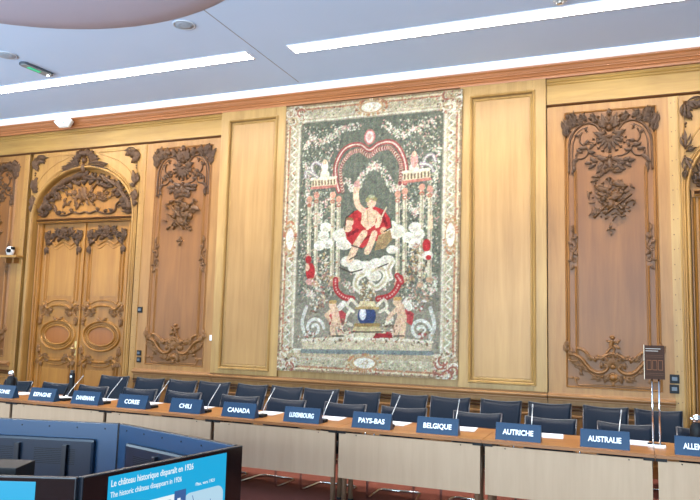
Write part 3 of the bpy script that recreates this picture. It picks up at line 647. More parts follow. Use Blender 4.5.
    for p in [(0.011,2.327),(-0.018,2.241),(0.045,2.155),(-0.045,2.097),(0.078,2.070),(0.014,2.212),(0.106,2.184)]: foliage(p, .07, 14, [OCH, (150, 116, 70), CREAM, DKB, WHITE])
    # small figures at the sides
    el([(-0.865,2.504)][0], .075, .13, RED); el([(-0.904,2.683)][0], .05, .06, RED); el([(-0.916,2.564)][0], .035, .05, SKIN); el([(-0.860,2.355)][0], .08, .05, PINK); el([(0.891,2.858)][0], .06, .09, RED); el([(0.907,2.718)][0], .08, .06, WHITE); el([(0.922,2.690)][0], .04, .035, RED); stroke([(0.943,3.251),(0.945,3.110)], .03, SKIN)
    for p in [(0.733,2.777),(0.721,2.636),(-0.659,2.651),(-0.621,2.473),(0.694,2.496),(0.809,2.523),(-0.747,2.385),(0.594,2.356)]: foliage(p, .12, 26, [CREAM, OCH, TAN, WHITE, (180, 130, 110), DKB], .016)
    for g in ([(-0.458,2.385),(-0.438,2.239),(-0.325,2.138),(-0.184,2.110)], [(0.519,2.412),(0.478,2.271),(0.376,2.158),(0.198,2.114)], [(0.475,2.440),(0.535,2.356)]):
        stroke(smooth(g), .042, (164, 40, 44)); 
        for p in smooth(g, 4): el(p, .014, .014, PINK)
    # vase on a pedestal
    poly([(-0.187,1.638),(-0.128,1.739),(0.206,1.747),(0.283,1.651)], (196, 176, 130)); el([(0.037,1.871)][0], .135, .15, (44, 58, 100)); el([(-0.024,1.898)][0], .05, .09, (216, 216, 216)); poly([(-0.104,1.997),(0.185,2.000),(0.138,2.085),(-0.060,2.083)], (214, 196, 150)); stroke([(-0.119,1.982),(0.201,1.986)], .02, OCH); stroke([(-0.128,1.739),(0.221,1.747)], .024, (150, 120, 70))
    for g in ([(-0.104,2.011),(-0.199,2.096),(-0.259,2.009),(-0.163,1.924)], [(0.185,2.015),(0.288,2.101),(0.335,2.002),(0.232,1.930)], [(0.321,1.960),(0.412,1.849),(0.325,1.764)], [(-0.225,1.923),(-0.284,1.807),(-0.189,1.738)]): stroke(smooth(g), .02, CREAM)
    # two winged children with drapes
    for hd, body, l1, l2, arm, dr, wg in (([(-0.495,2.020)], [(-0.461,1.948),(-0.425,1.804)], [(-0.456,1.804),(-0.484,1.688),(-0.465,1.573)], [(-0.409,1.805),(-0.375,1.690),(-0.340,1.591)], [(-0.508,1.933),(-0.585,1.874),(-0.535,1.802)], [(-0.383,1.978),(-0.271,1.894),(-0.298,1.750),(-0.408,1.776),(-0.533,1.730),(-0.554,1.874)], [(-0.383,1.978),(-0.322,2.037)]),
                                   ([(0.482,2.074)], [(0.527,2.005),(0.559,1.866)], [(0.530,1.866),(0.488,1.740),(0.461,1.614)], [(0.588,1.867),(0.576,1.728),(0.564,1.603)], [(0.483,1.977),(0.397,1.891),(0.354,1.820)], [(0.629,1.993),(0.732,1.911),(0.706,1.745),(0.618,1.798),(0.502,1.768),(0.529,1.921)], [(0.585,2.034),(0.642,2.104),(0.659,1.993)])):
        poly(dr, (176, 62, 64)); stroke(wg, .045, WHITE); stroke(body, .06, SKIN); stroke(l1, .042, SKIN); stroke(l2, .042, SKIN); stroke(arm, .03, SKIN); el(hd[0], .06, .06, SKIN); stroke([(hd[0][0]-.03, hd[0][1]+.04), (hd[0][0]+.04, hd[0][1]+.045)], .026, (190, 150, 90))
    for cx_, sg in (([(-0.771,1.681)][0], 1), ([(0.822,1.693)][0], -1)):
        P = [(cx_[0]+.15*(1-t*.8)*math.cos(sg*t*9), cx_[1]+.15*(1-t*.8)*math.sin(t*9)) for t in np.linspace(0, 1, 40)]
        stroke(P, .022, (216, 214, 200)); stroke(smooth([(cx_[0]-sg*.15, cx_[1]-.1), (cx_[0]-sg*.2, cx_[1]+.08), (cx_[0]-sg*.14, cx_[1]+.3)]), .026, (206, 204, 190))
    # stone ledge
    poly([(-0.958,1.456),(-0.960,1.500),(-0.292,1.550),(0.389,1.556),(0.994,1.534),(0.996,1.399),(-0.954,1.355)], (200, 184, 152)); stroke([(-0.960,1.500),(-0.292,1.550),(0.389,1.556),(0.994,1.534)], .018, (232, 220, 192)); stroke([(-0.954,1.340),(0.996,1.385)], .03, (120, 128, 124))
    for x in range(306, 432, 7): foliage((-1.0+(x-306)*.0162, 1.52), .05, 5, [CREAM, RUST, DKB, TAN, WHITE])
    poly([(-0.371,1.562),(-0.311,1.649),(0.416,1.654),(0.491,1.573)], (212, 198, 164)); poly([(0.135,1.562),(0.179,1.634),(0.416,1.640),(0.432,1.571)], (150, 40, 44)); foliage([(-0.186,1.610)][0], .07, 14, [RED, PINK, WHITE, LIME]); foliage([(0.298,1.623)][0], .07, 10, [RED, WHITE, DKB])
    for p in [(-0.672,2.091),(-0.766,2.002),(-0.612,2.209),(0.699,2.160),(0.788,2.050),(0.872,2.162),(-0.313,1.721),(0.385,1.737),(-0.849,1.591),(0.908,1.613)]: foliage(p, .1, 26, [CREAM, TAN, WHITE, (160, 120, 100), (150, 70, 66), GRN, DKB], .016)
    # cartouches of the border: corners, middles
    for u, v in ((-1.2, 4.9), (1.2, 4.9), (-1.2, 1.2), (1.2, 1.2)):
        foliage((u, v), .2, 170, [CREAM, CREAM, WHITE, (150, 90, 76), TAN, DKB, (180, 120, 96), CREAM, TAN, LIME], .016)
        for i in range(9): a = rn.uniform(0, 6.28); stroke([(u+.1*math.cos(a)+.06*math.cos(a+t), v+.1*math.sin(a)+.06*math.sin(a+t)) for t in np.linspace(0, 4, 10)], .011, rn.choice([WHITE, TAN, CREAM, (160, 90, 76)]))
    for u, v, rx, rz in ((0.02, 4.92, .19, .09), (0.02, 1.21, .19, .09), (-1.22, 3.0, .075, .2), (1.22, 3.0, .075, .2)):

        for i in range(70):
            a = rn.uniform(0, 6.28); el((u+rx*1.25*math.cos(a), v+rz*1.3*math.sin(a)), .02, .014, rn.choice([OCH, RUST, CREAM, (186, 120, 80), TAN]), .9, a)
        el((u, v), rx, rz, (190, 146, 104)); el((u, v), rx*.82, rz*.82, (232, 224, 206)); foliage((u, v), min(rx, rz)*.6, 18, [WHITE, (210, 190, 180), TAN], .012)
    for g in ([(-0.337,3.118),(-0.326,3.281),(-0.202,3.380)], [(0.354,3.243),(0.372,3.127),(0.267,3.072)], [(-0.063,2.833),(-0.220,2.880)], [(-0.246,2.676),(-0.138,2.732)], [(-0.400,2.560),(-0.210,2.486),(-0.056,2.529)], [(0.188,2.556),(0.337,2.612)], [(-0.481,1.573),(-0.309,1.578)], [(0.447,1.600),(0.593,1.604)], [(-0.187,1.638),(0.283,1.651)]): stroke(g, .009, (58, 48, 42))
    # weave: fine thread noise and slight fading
    A[:] = A*.86+np.array((166, 160, 146))*.14
    mot = rg.randn(NZ//5+1, NX//5+1); mot = np.kron(mot, np.ones((5, 5)))[:NZ, :NX]; mot2 = np.kron(rg.randn(NZ//2+1, NX//2+1), np.ones((2, 2)))[:NZ, :NX]
    A[:] = A*(1+.045*mot+.04*mot2)[..., None]
    A[:] = A*(1+.10*rg.randn(NZ, NX, 1)*.8+.05*rg.randn(NZ, NX, 3))
    lin = np.clip(A/255, 0, 1); lin = np.where(lin <= .04045, lin/12.92, ((lin+.055)/1.055)**2.4)
    wave = .006*np.sin(SX*5.1)*np.clip((z1-SZ)/2, 0, 1)+.004*np.sin(SX*11+1)
    tt = (SZ-z0)/(z1-z0)
    vs = np.stack([SX*(1+.012*tt)+.012+.022*tt+CX, np.full_like(SX, W-.078)+wave, SZ], -1).reshape(-1, 3)
    idx = np.arange(NX*NZ).reshape(NZ, NX)
    q = np.stack([idx[:-1, :-1], idx[:-1, 1:], idx[1:, 1:], idx[1:, :-1]], -1).reshape(-1, 4)
    root = empty('tapestry', (CX, W-.05, 1.045))
    me = bpy.data.meshes.new('woven_cloth'); me.from_pydata(vs.tolist(), [], q.tolist())
    at = me.color_attributes.new('thread', 'FLOAT_COLOR', 'POINT')
    at.data.foreach_set('color', np.concatenate([lin.reshape(-1, 3)*.57, np.ones((NX*NZ, 1))], 1).astype(np.float32).ravel())
    m = bpy.data.materials.new('wool_weave'); m.use_nodes = True; nt = m.node_tree; b = nt.nodes['Principled BSDF']
    a = nt.nodes.new('ShaderNodeAttribute'); a.attribute_name = 'thread'; nt.links.new(a.outputs['Color'], b.inputs['Base Color'])
    b.inputs['Roughness'].default_value = .9; b.inputs['Specular IOR Level'].default_value = .1
    me.materials.append(m)
    o = bpy.data.objects.new('woven_cloth', me); COL.objects.link(o); o.parent = root; o.location = (-CX, -(W-.05), -1.045)
    md = o.modifiers.new('thickness', 'SOLIDIFY'); md.thickness = .012; md.offset = -1
    h = MB(); h.box(CX-1.3, CX+1.3, W-.055, W-.028, 5.0, 5.06); h.build('hanging_rail', M_red, root, loc=(-CX, -(W-.05), -1.045))
    tag(root, 'large woven tapestry with a red-robed figure under a canopy inside a cream border', 'tapestry')
tapestry()
# ------------------------------------------------------------------ ceiling fittings
M_glow = mat('light_diffuser', (1, 1, 1, 1), .5, emit=(1, .96, .9, 1), es=STRIP)
def ceiling_light(s0, s1, label):
    cx = CX+(s0+s1)/2; root = empty('ceiling_light', (cx, 7.67, HC)); inv = (-cx, -7.67, -HC)
    f = MB(); a, b = CX+s0, CX+s1
    for x0, x1, y0, y1 in ((a-.02, b+.02, 7.545, 7.56), (a-.02, b+.02, 7.78, 7.795), (a-.02, a, 7.56, 7.78), (b, b+.02, 7.56, 7.78)): f.box(x0, x1, y0, y1, HC-.012, HC)
    f.build('frame', M_white, root, loc=inv)
    d = MB(); d.box(a, b, 7.56, 7.78, HC-.006, HC-.001); d.build('diffuser', M_glow, root, loc=inv)
    tag(root, label, 'ceiling light', 'strip lights in the ceiling')
ceiling_light(-7.0, -1.12, 'long glowing strip light at the left of the ceiling, above the double door')
ceiling_light(-.49, 5.4, 'long glowing strip light at the right of the ceiling, above the tapestry and beyond')
def ceiling_speaker(s, y, label):
    root = empty('ceiling_speaker', (CX+s, y, HC))
    r = MB(); r.lathe([(.135, 0), (.135, -.01), (.118, -.014), (.115, -.004)], (0, 0, 0), 32); r.build('rim', mat('speaker_rim', srgb(186, 194, 204), .5), root)
    g = MB(); g.lathe([(.116, -.003), (.112, -.01), (.06, -.013), (.005, -.014)], (0, 0, 0), 32); g.build('grille', mat('speaker_grille', srgb(160, 174, 190), .6, bump=.6, bscale=300), root)
    tag(root, label, 'speaker', 'round speakers in the ceiling')
ceiling_speaker(-1.4, 6.6, 'round grey ceiling speaker above the left plain panel, before the strip light')
ceiling_speaker(-4.3, 6.63, 'round grey ceiling speaker cut off by the left edge, near the exit light')
root = empty('smoke_detector', (CX+2.87, 7.36, HC))
b = MB(); b.lathe([(.075, 0), (.075, -.02), (.06, -.035), (.01, -.036)], (0, 0, 0), 24); b.build('base', mat('detector_grey', srgb(170, 172, 176), .5), root)
b = MB(); b.lathe([(.04, -.03), (.035, -.06), (.01, -.064)], (0, 0, 0), 20); b.build('sensor_head', M_steel, root)
tag(root, 'small grey detector on the ceiling at the top edge beside the right strip light', 'detector')
def exit_light():
    root = empty('emergency_light', (CX-4.29, 7.13, HC), math.radians(-4)); L = .27; w = .075
    def cap(w, L, z0, z1, n=10):
        mb = MB(); P = [(w*math.cos(PI*i/n), L-w+w*math.sin(PI*i/n)) for i in range(n+1)]+[(-w*math.cos(PI*i/n), -(L-w)-w*math.sin(PI*i/n)) for i in range(n+1)]
        k = len(P); mb.add([(x, y, z) for z in (z0, z1) for x, y in P], [(i, (i+1) % k, k+(i+1) % k, k+i) for i in range(k)]+[tuple(range(k)), tuple(range(2*k-1, k-1, -1))]); return mb
    cap(w, L, 0, -.03).build('housing', mat('fitting_grey', srgb(70, 78, 88), .4), root, bevel=.006)
    cap(w*.78, L*.93, -.028, -.04).build('lens', mat('fitting_lens', srgb(150, 156, 160), .25), root)
    g = MB(); g.box(-.03, .03, -.14, .06, -.046, -.039); g.build('green_sign', mat('exit_green', srgb(30, 150, 110), .4, emit=srgb(40, 190, 140), es=.8*EM), root)
    l = MB(); l.lathe([(.02, -.039), (.018, -.05), (.002, -.054)], (0, .2, 0), 14); l.build('lamp', mat('small_lamp', (1, 1, 1, 1), .3, emit=(1, 1, 1, 1), es=3), root)
    tag(root, 'grey oval emergency light with a green sign on the ceiling at the upper left', 'emergency light')
exit_light()
def wall_speaker():
    x, y, z = CX-5.66, W-.2, 5.16; root = empty('wall_speaker', (x, y, z)); 
    mb = MB(); P = [(-.2, .0), (-.1, .1), (.1, .1), (.2, .01), (.12, -.105), (-.075, -.105)]; k = len(P)
    mb.add([(px, -.08, pz) for px, pz in [(a*.82, b*.82) for a, b in P]]+[(px, -.03, pz) for px, pz in P]+[(px*.8, .06, pz*.8) for px, pz in P],
           [(j*k+i, j*k+(i+1) % k, (j+1)*k+(i+1) % k, (j+1)*k+i) for j in range(2) for i in range(k)]+[tuple(range(k)), tuple(range(3*k-1, 2*k-1, -1))])
    mb.build('shell', mat('device_white', srgb(240, 242, 240), .45), root, bevel=.006)
    b = MB(); b.box(-.02, .02, .05, .13, -.02, .02); b.build('bracket', M_white, root)
    d = MB(); d.lathe([(.012, 0), (.012, -.005)], (.07, -.079, -.03), 12, axis='y'); d.build('indicator', mat('indicator_dark', srgb(60, 100, 90), .4), root)
    tag(root, 'white faceted box fixed to the wood cornice above the arched double door', 'wall device')
wall_speaker()
def cctv():
    x, z = CX-6.78, 2.83; root = empty('wall_shelf', (x, W, z))
    b = MB(); b.box(-.24, .2, -.17, 0, -.045, 0); b.build('shelf_board', M_gold, root, bevel=.008)
    for q in (-.12, .06): b = MB(); b.box(q, q+.03, -.12, 0, -.14, -.045); b.build('bracket', M_mould, root)
    tag(root, 'small wooden bracket shelf on the wall left of the double door', 'shelf')
    c = empty('security_camera', (x-.04, W-.09, z))
    d = MB(); d.lathe([(.055, 0), (.055, .02), (.06, .03), (.075, .08), (.066, .13), (.04, .16), (.003, .168)], (0, 0, 0), 24); d.build('housing', mat('camera_silver', srgb(214, 214, 214), .3, .3), c)
    d = MB(); d.lathe([(.034, 0), (.034, -.04), (.026, -.045), (.024, -.03)], (.035, -.05, .08), 18, axis='y'); d.build('lens', M_black, c)
    d = MB(); d.box(.03, .075, -.04, .03, .1, .15); d.build('rear_cap', M_black, c, bevel=.008)
    tag(c, 'silver and black security camera standing on the small wall shelf', 'camera')
cctv()
def switch(s, z, y, label, m, w=.075, grp=None):
    root = empty('light_switch', (CX+s, y, z))
    p = MB(); p.box(-w/2, w/2, -.016, 0, -w/2, w/2); p.build('plate', m, root, bevel=.005)
    k = MB(); k.box(-w*.28, w*.28, -.026, -.014, -w*.2, w*.22); k.build('rocker', mat('switch_grey', srgb(70, 78, 88), .35) if m is M_black else M_white, root, bevel=.003)
    tag(root, label, 'switch', grp)
switch(-3.945, 1.9, W, 'single black switch high up between the double door and the carved panel', M_black, .095, 'wall switches')
switch(-3.915, 1.2, W, 'upper of two stacked black switches right of the double door', M_black, .085, 'wall switches')
switch(-3.91, 1.09, W, 'lower of two stacked black switches right of the double door', M_black, .085, 'wall switches')
switch(-2.535, 1.485, W-.0, 'white switch at the edge between carved panel and left plain panel', M_white, .085, 'wall switches')
switch(3.995, 1.19, W-.004, 'upper of two stacked black switches beside the sign stand at right', M_black, .105, 'wall switches')
switch(3.99, 1.07, W-.004, 'lower of two stacked black switches beside the sign stand at right', M_black, .105, 'wall switches')
# ------------------------------------------------------------------ tables
M_top = wood('table_top_wood', srgb(226, 160, 104), grain=(.9, 8, 8), rough=.3)
M_pan = wood('table_panel_beech', srgb(236, 208, 192), grain=(14, 14, 1.0), var=.1, rough=.5)
def make_table():
    root = empty('conference_table', (0, 0, 0)); h = LT/2
    t = MB(); t.box(-h+.002, h-.002, T-.035, T+.72, .712, .738); t.build('table_top', M_top, root, bevel=.004, loc=(0, 0, 0))
    e = MB(); e.box(-h+.002, h-.002, T-.041, T-.036, .711, .7385); e.build('edge_band', wood('edge_wood', srgb(200, 140, 96), grain=(.9, 8, 8)), root)
    p = MB(); p.box(-h+.022, h-.022, T-.012, T+.01, .262, .69); 
    for x in (-h+.2, h-.2): p.lathe([(.006, .002), (.006, 0), (.004, -.004)], (x, T-.013, .675), 10, 1, axis='y')
    p.build('front_panel', [M_pan, M_black], root)
    for sg in (1, -1):
        b = MB(); b.box(min(sg*(h-.004), sg*(h-.09)), max(sg*(h-.004), sg*(h-.09)), T-.018, T+.05, .682, .7105); b.build('corner_bracket', M_black, root)
        for y in (T+.06, T+.235):
            l = MB(); l.tube([(sg*(h-.06), y, .705), (sg*(h-.06), y, .015)], .024, 12); l.lathe([(.03, 0), (.03, .02)], (sg*(h-.06), y, 0), 12, mi=1); l.build('leg', [mat('leg_bronze', srgb(140, 112, 88), .4, .4), M_black], root)
        r = MB(); r.box(min(sg*(h-.08), sg*(h-.04)), max(sg*(h-.08), sg*(h-.04)), T+.06, T+.6, .67, .705); r.build('side_rail', M_black, root)
    return root
TL = ['light wood conference table cut off by the left edge, under the leftmost plate', 'light wood conference table with the ESPAGNE and DANEMARK plates', 'light wood conference table with the COREE and CHILI plates', 'light wood conference table with the CANADA and LUXEMBOURG plates',
      'light wood conference table with the PAYS-BAS and BELGIQUE plates', 'light wood conference table with the AUTRICHE and AUSTRALIE plates', 'light wood conference table cut off by the right edge, with the ALLEMAGNE plate']
proto = make_table()
for i in range(7):
    o = proto if i == 0 else copy_tree(proto)
    o.location = (X0+LT*(i-.5), 0, 0); tag(o, TL[i], 'table', 'conference tables in a row')
# shift the table origin under its own top
for o in list(COL.objects):
    if o.name.startswith('conference_table'):
        o.location.y = T+.35
        for ch in o.children:
            ch.location = (0, -(T+.35), 0)
# ------------------------------------------------------------------ chairs (origin on the floor under the seat, facing -y)
def make_chair():
    root = empty('cantilever_chair'); hw = .235
    fr = MB()
    path = [(-hw, .02, .44), (-hw, -.2, .44), (-hw, -.255, .40), (-hw, -.27, .34), (-hw, -.27, .07), (-hw, -.25, .025), (-hw, -.2, .013), (-hw+.01, .14, .013), (-hw+.05, .19, .013), (hw-.05, .19, .013), (hw-.01, .14, .013), (hw, -.2, .013), (hw, -.25, .025), (hw, -.27, .07), (hw, -.27, .34), (hw, -.255, .40), (hw, -.2, .44), (hw, .02, .44)]
    fr.tube(path, .012, 8); fr.build('sled_frame', M_chrome, root)
    st = MB(); 
    for j in range(7):
        pass
    n = 8; vs = []; prof = [(-.27, .43, .012), (-.25, .465, .0), (-.1, .475, .0), (.1, .462, 0), (.2, .465, .01), (.2, .425, .01), (-.25, .415, .01)]
    for i in range(n+1):
        t = i/n*2-1
        for y, z, ins in prof: vs.append((t*(.22-ins), y, z-(.012*t*t if z > .44 else 0)))
    k = len(prof); fs = [(i*k+j, i*k+(j+1) % k, (i+1)*k+(j+1) % k, (i+1)*k+j) for i in range(n) for j in range(k)]+[tuple(range(k)), tuple(n*k+j for j in range(k-1, -1, -1))]
    st.add(vs, fs, 0, True); st.build('seat', M_leather, root)
    bk = MB(); NX, NZ = 12, 8; pts = [[], []]
    for sd in (0, 1):
        for j in range(NZ+1):
            v = j/NZ; z = .47+.395*v; y = .185+.115*v+.03*v*v
            for i in range(NX+1):
                t = i/NX*2-1; hwid = .225+.018*v; dz = -.022*(1-t*t)*v**4
                yy = y+.035*(1-t*t)-.02; th = .034*(1-.7*max(abs(t)**6, v**8, (1-v)**8)); yy += (-.5 if sd == 0 else .5)*th
                vs_ = (t*hwid, yy, z+dz); pts[sd].append(vs_)
    w = NX+1; vs = pts[0]+pts[1]; o = len(pts[0]); fs = []
    for j in range(NZ):
        for i in range(NX):
            a = j*w+i; fs.append((a, a+1, a+w+1, a+w)); fs.append((o+a, o+a+w, o+a+w+1, o+a+1))
    for i in range(NX): fs.append((i, o+i, o+i+1, i+1)); a = NZ*w+i; fs.append((a, a+1, o+a+1, o+a))
    for j in range(NZ): a = j*w; fs.append((a, a+w, o+a+w, o+a)); a = j*w+NX; fs.append((a, o+a, o+a+w, a+w))
    bk.add(vs, fs, 0, True); bk.build('backrest', M_leather, root)
    ed = MB(); P = []
    for i in range(NX+1):
        t = i/NX*2-1; P.append((t*.243, .33-.02+.035*(1-t*t), .867-.022*(1-t*t)))
    ed.tube(P, .006, 6); ed.build('top_edge_highlight', M_edge_highlight, root)  # pale tube paints in the highlight along the top of the backrest
    for sg in (1, -1):
        u = MB(); u.tube([(sg*.236, .0, .44), (sg*.236, .15, .45), (sg*.236, .185, .49), (sg*.240, .235, .66), (sg*.247, .325, .866)], .009, 8); u.build('back_upright', mat('dark_steel', (.12, .12, .13, 1), .35, 1), root)
    return root
chair0 = make_chair(); first = [True]
def place_chair(X, Y, rz, label, group):
    o = chair0 if first[0] else copy_tree(chair0); first[0] = False
    o.location = (X, Y, 0); o.rotation_euler = (0, 0, math.radians(rz)); tag(o, label, 'chair', group)
rc = random.Random(2)
PLN = ['ESPAGNE', 'DANEMARK', 'COREE', 'CHILI', 'CANADA', 'LUXEMBOURG', 'PAYS-BAS', 'BELGIQUE', 'AUTRICHE', 'AUSTRALIE']
INX = [-7.1, -6.501, -5.761, -5.105, -4.295, -3.699, -2.95, -2.238, -1.47, -.749, -.071]
INL = ['navy leather chair drawn up to the table behind the ESPAGNE plate', 'navy leather chair drawn up to the table behind the DANEMARK plate', 'navy leather chair drawn up to the table behind the COREE plate', 'navy leather chair drawn up to the table behind the CHILI plate', 'navy leather chair drawn up to the table behind the CANADA plate',
       'navy leather chair drawn up to the table between the CANADA and LUXEMBOURG plates', 'navy leather chair drawn up to the table between the LUXEMBOURG and PAYS-BAS plates', 'navy leather chair drawn up to the table between the PAYS-BAS and BELGIQUE plates', 'navy leather chair drawn up to the table between the BELGIQUE and AUTRICHE plates',
       'navy leather chair drawn up to the table between the AUTRICHE and AUSTRALIE plates', 'navy leather chair drawn up to the table behind the AUSTRALIE plate']
g1 = 'navy chairs drawn up to the tables'
place_chair(-7.78, 6.93, 0, 'navy leather chair at the table, cut off by the left edge', g1)
for i, x in enumerate(INX): place_chair(x, 6.95+rc.uniform(-.02, .04), rc.uniform(-5, 5), INL[i], g1)
place_chair(.66, 6.93, 2, 'navy leather chair behind the ALLEMAGNE plate, cut off by the right edge', g1)
OUX = [-7.364, -6.711, -6.147, -5.587, -4.98, -4.441, -3.855, -3.274, -2.666, -2.084, -1.47, -.878, -.274, .303]
OUR = [6, 2, -2, 4, -3, -4, 5, 2, -5, 3, 0, 3, -2, 1]
WHERE = ['leftmost chair of the back row, next to the double door', 'second chair of the back row from the double door', 'third chair of the back row from the double door', 'fourth chair of the back row, behind CHILI and below the white switch', 'fifth chair of the back row, below the left plain panel and behind CANADA', 'sixth chair of the back row from the left, below the tapestry\'s left edge',
         'seventh chair of the back row, behind LUXEMBOURG', 'back-row chair behind the PAYS-BAS plate, below the middle of the tapestry', 'back-row chair below the tapestry between PAYS-BAS and BELGIQUE', 'back-row chair behind the BELGIQUE plate, below the tapestry\'s right edge', 'back-row chair behind AUTRICHE below the right plain panel', 'back-row chair between AUTRICHE and AUSTRALIE, left of the right carved panel', 'back-row chair behind AUSTRALIE below the right carved panel', 'last back-row chair at right, behind the brown sign stand']
for i, x in enumerate(OUX): place_chair(x, 8.42+rc.uniform(-.03, .03), OUR[i], 'navy leather '+WHERE[i], 'navy chairs in the back row along the wall')
# ------------------------------------------------------------------ things on the tables
M_plate = mat('name_plate_blue', srgb(14, 48, 76), .3, spec=.4)
M_ink = mat('white_lettering', (.9, .92, .94, 1), .5)
def text_mesh(body, size, ext=.0006, bold=.0, align='CENTER'):
    cu = bpy.data.curves.new('t', 'FONT'); cu.body = body; cu.size = size; cu.extrude = ext; cu.offset = bold; cu.align_x = align; cu.resolution_u = 3
    o = bpy.data.objects.new('t', cu); COL.objects.link(o)
    bpy.context.view_layer.update(); dg = bpy.context.evaluated_depsgraph_get()
    me = bpy.data.meshes.new_from_object(o.evaluated_get(dg), depsgraph=dg)
    bpy.data.objects.remove(o); bpy.data.curves.remove(cu); return me
def text_obj(name, body, size, m, parent, loc, rot, bold=0., align='CENTER', ext=.0006, maxw=None):
    me = text_mesh(body, size, ext, bold, align); me.materials.clear(); me.materials.append(m)
    o = bpy.data.objects.new(name, me); COL.objects.link(o); o.parent = parent; o.location = loc; o.rotation_euler = rot
    if maxw:
        xs = [v.co.x for v in me.vertices]; w = max(xs)-min(xs)
        if w > maxw: o.scale = (maxw/w, 1, 1)
    return o
TZ = .738
def name_plate(text, x, label):
    root = empty('name_plate', (x, T+.06, TZ)); w, h, d = .2, .148, .05
    mb = MB(); P = [(-.0, .0), (d, h), (d+.006, h), (2*d+.01, 0)]        # (y, z) of the folded section
    mb.add([(sx*w, y, z) for sx in (-1, 1) for y, z in P], [(0, 1, 5, 4), (1, 2, 6, 5), (2, 3, 7, 6), (3, 0, 4, 7), (0, 3, 2, 1), (4, 5, 6, 7)])
    mb.build('folded_plate', M_plate, root, bevel=.0015)
    tilt = math.atan2(h, d)
    text_obj('lettering', text, .066, M_ink, root, (0, .0165-.002, .052), (tilt, 0, 0), .0016, maxw=.27)
    tag(root, label, 'name plate', 'blue country name plates')
PX = [-6.5375, -5.878, -5.208, -4.4905, -3.822, -3.0875, -2.3345, -1.6775, -.935, -.205]
for n, x in zip(PLN, PX): name_plate(n, x, 'blue folded name plate reading '+n)
name_plate('ALLEMAGNE', .54, 'blue folded name plate at the right edge beginning ALLE')
name_plate('ESTONIE', -7.19, 'blue folded name plate at the left edge, cut off except its last letters')
M_mic = mat('mic_pale', srgb(200, 204, 206), .3, .5)
def make_mic():
    root = empty('microphone'); b = MB(); b.box(-.045, .045, -.06, .06, 0, .03); b.build('base', M_black, root, bevel=.008)
    g = MB(); P = [(0, .03, .03), (0, .05, .075), (.002, .1, .125), (.004, .19, .195), (.006, .26, .25)]; g.tube(P, .0037, 7); g.build('gooseneck', M_mic, root)
    h = MB(); h.tube([(.006, .26, .25), (.0065, .28, .267), (.007, .3, .284)], [.005, .0075, .006], 10); h.build('head', mat('mic_head', srgb(150, 150, 150), .5), root)
    return root
mic0 = make_mic()
MX = [('ESPAGNE', -6.33), ('DANEMARK', -5.73), ('COREE', -5.05), ('CHILI', -4.33), ('CANADA', -3.635), ('LUXEMBOURG', -2.93), ('PAYS-BAS', -2.21), ('BELGIQUE', -1.55), ('AUTRICHE', -.84), ('AUSTRALIE', -.1), ('ALLEMAGNE', .64)]
for i, (n, x) in enumerate(MX):
    o = mic0 if i == 0 else copy_tree(mic0); o.location = (x, T+.24, TZ); o.rotation_euler = (0, 0, math.radians(rc.uniform(-6, 6)))
    tag(o, 'slim pale gooseneck microphone rising behind the '+n+' plate', 'microphone', 'gooseneck microphones on the tables')
M_paper = mat('paper_white', srgb(225, 225, 228), .7)
def paper(x, y, rz, label):
    mb = MB(); mb.box(-.125, .125, -.14, .14, 0, .004); o = mb.build('paper_sheets', M_paper); o.location = (x, y, TZ+.0005); o.rotation_euler = (0, 0, math.radians(rz)); tag(o, label, 'paper', 'papers on the tables')
for x, n in ((-7.33, 'between the leftmost plate and ESPAGNE'), (-6.62+.12, None), (-6.03, 'between the DANEMARK and COREE plates'), (-5.35, 'between the COREE and CHILI plates'), (-4.62, 'between the CHILI and CANADA plates'), (-3.72, 'between the CANADA and LUXEMBOURG plates'), (-2.95, 'between the LUXEMBOURG and PAYS-BAS plates'), (-2.23, 'between the PAYS-BAS and BELGIQUE plates'), (-1.53, 'between the BELGIQUE and AUTRICHE plates'), (-.71, 'between the AUTRICHE and AUSTRALIE plates'), (.03, 'between the AUSTRALIE and ALLEMAGNE plates')):
    paper(x if n else -6.62, T+.545, rc.uniform(-6, 6), 'white papers on the table '+(n or 'between the ESPAGNE and DANEMARK plates'))
def jug(x, y, label):
    root = empty('vacuum_jug', (x, y, TZ)); r = .058
    b = MB(); b.lathe([(r*.95, 0), (r, .01), (r, .15), (r*.92, .18), (r*.6, .205), (r*.55, .215)], (0, 0, 0), 24); b.build('body', M_black, root)
    c = MB(); c.lathe([(r*.56, .212), (r*.62, .22), (r*.62, .265), (r*.5, .28), (.002, .282)], (0, 0, 0), 24); c.build('lid', M_chrome, root)
    h = MB(); h.tube([(r*.7, 0, .19), (r*1.5, 0, .19), (r*1.75, 0, .16), (r*1.7, 0, .07), (r*.95, 0, .05)], .009, 8); h.build('handle', M_black, root)
    s = MB(); s.tube([(-r*.4, 0, .225), (-r*.9, 0, .25)], [.014, .01], 8); s.build('spout', M_chrome, root)
    tag(root, label, 'jug', 'vacuum jugs on the tables')
jug(-7.62, T+.6, 'black jug with chrome lid on the table at the left edge')
jug(.55, T+.6, 'black jug with chrome lid behind the ALLEMAGNE plate at the right edge')
def stand():
    x, y = -6.585, T+.6; root = empty('folding_stand', (x, y, TZ))
    a = MB(); a.box(-.03, .03, -.02, .02, 0, .3); a.build('column', M_black, root, bevel=.006)
    a = MB(); a.tube([(-.02, 0, .19), (-.1, -.02, .005)], .014, 8); a.build('leg', M_black, root)
    a = MB(); a.box(-.022, .022, -.018, .018, .3, .335); a.build('head', mat('stand_head', srgb(60, 50, 44), .4), root, bevel=.006)
    a = MB(); a.lathe([(.016, 0), (.012, -.006)], (0, -.02, .255), 12, axis='y'); a.build('badge', M_white, root)
    tag(root, 'slim black stand with one splayed leg on the table between ESPAGNE and DANEMARK', 'stand')
stand()
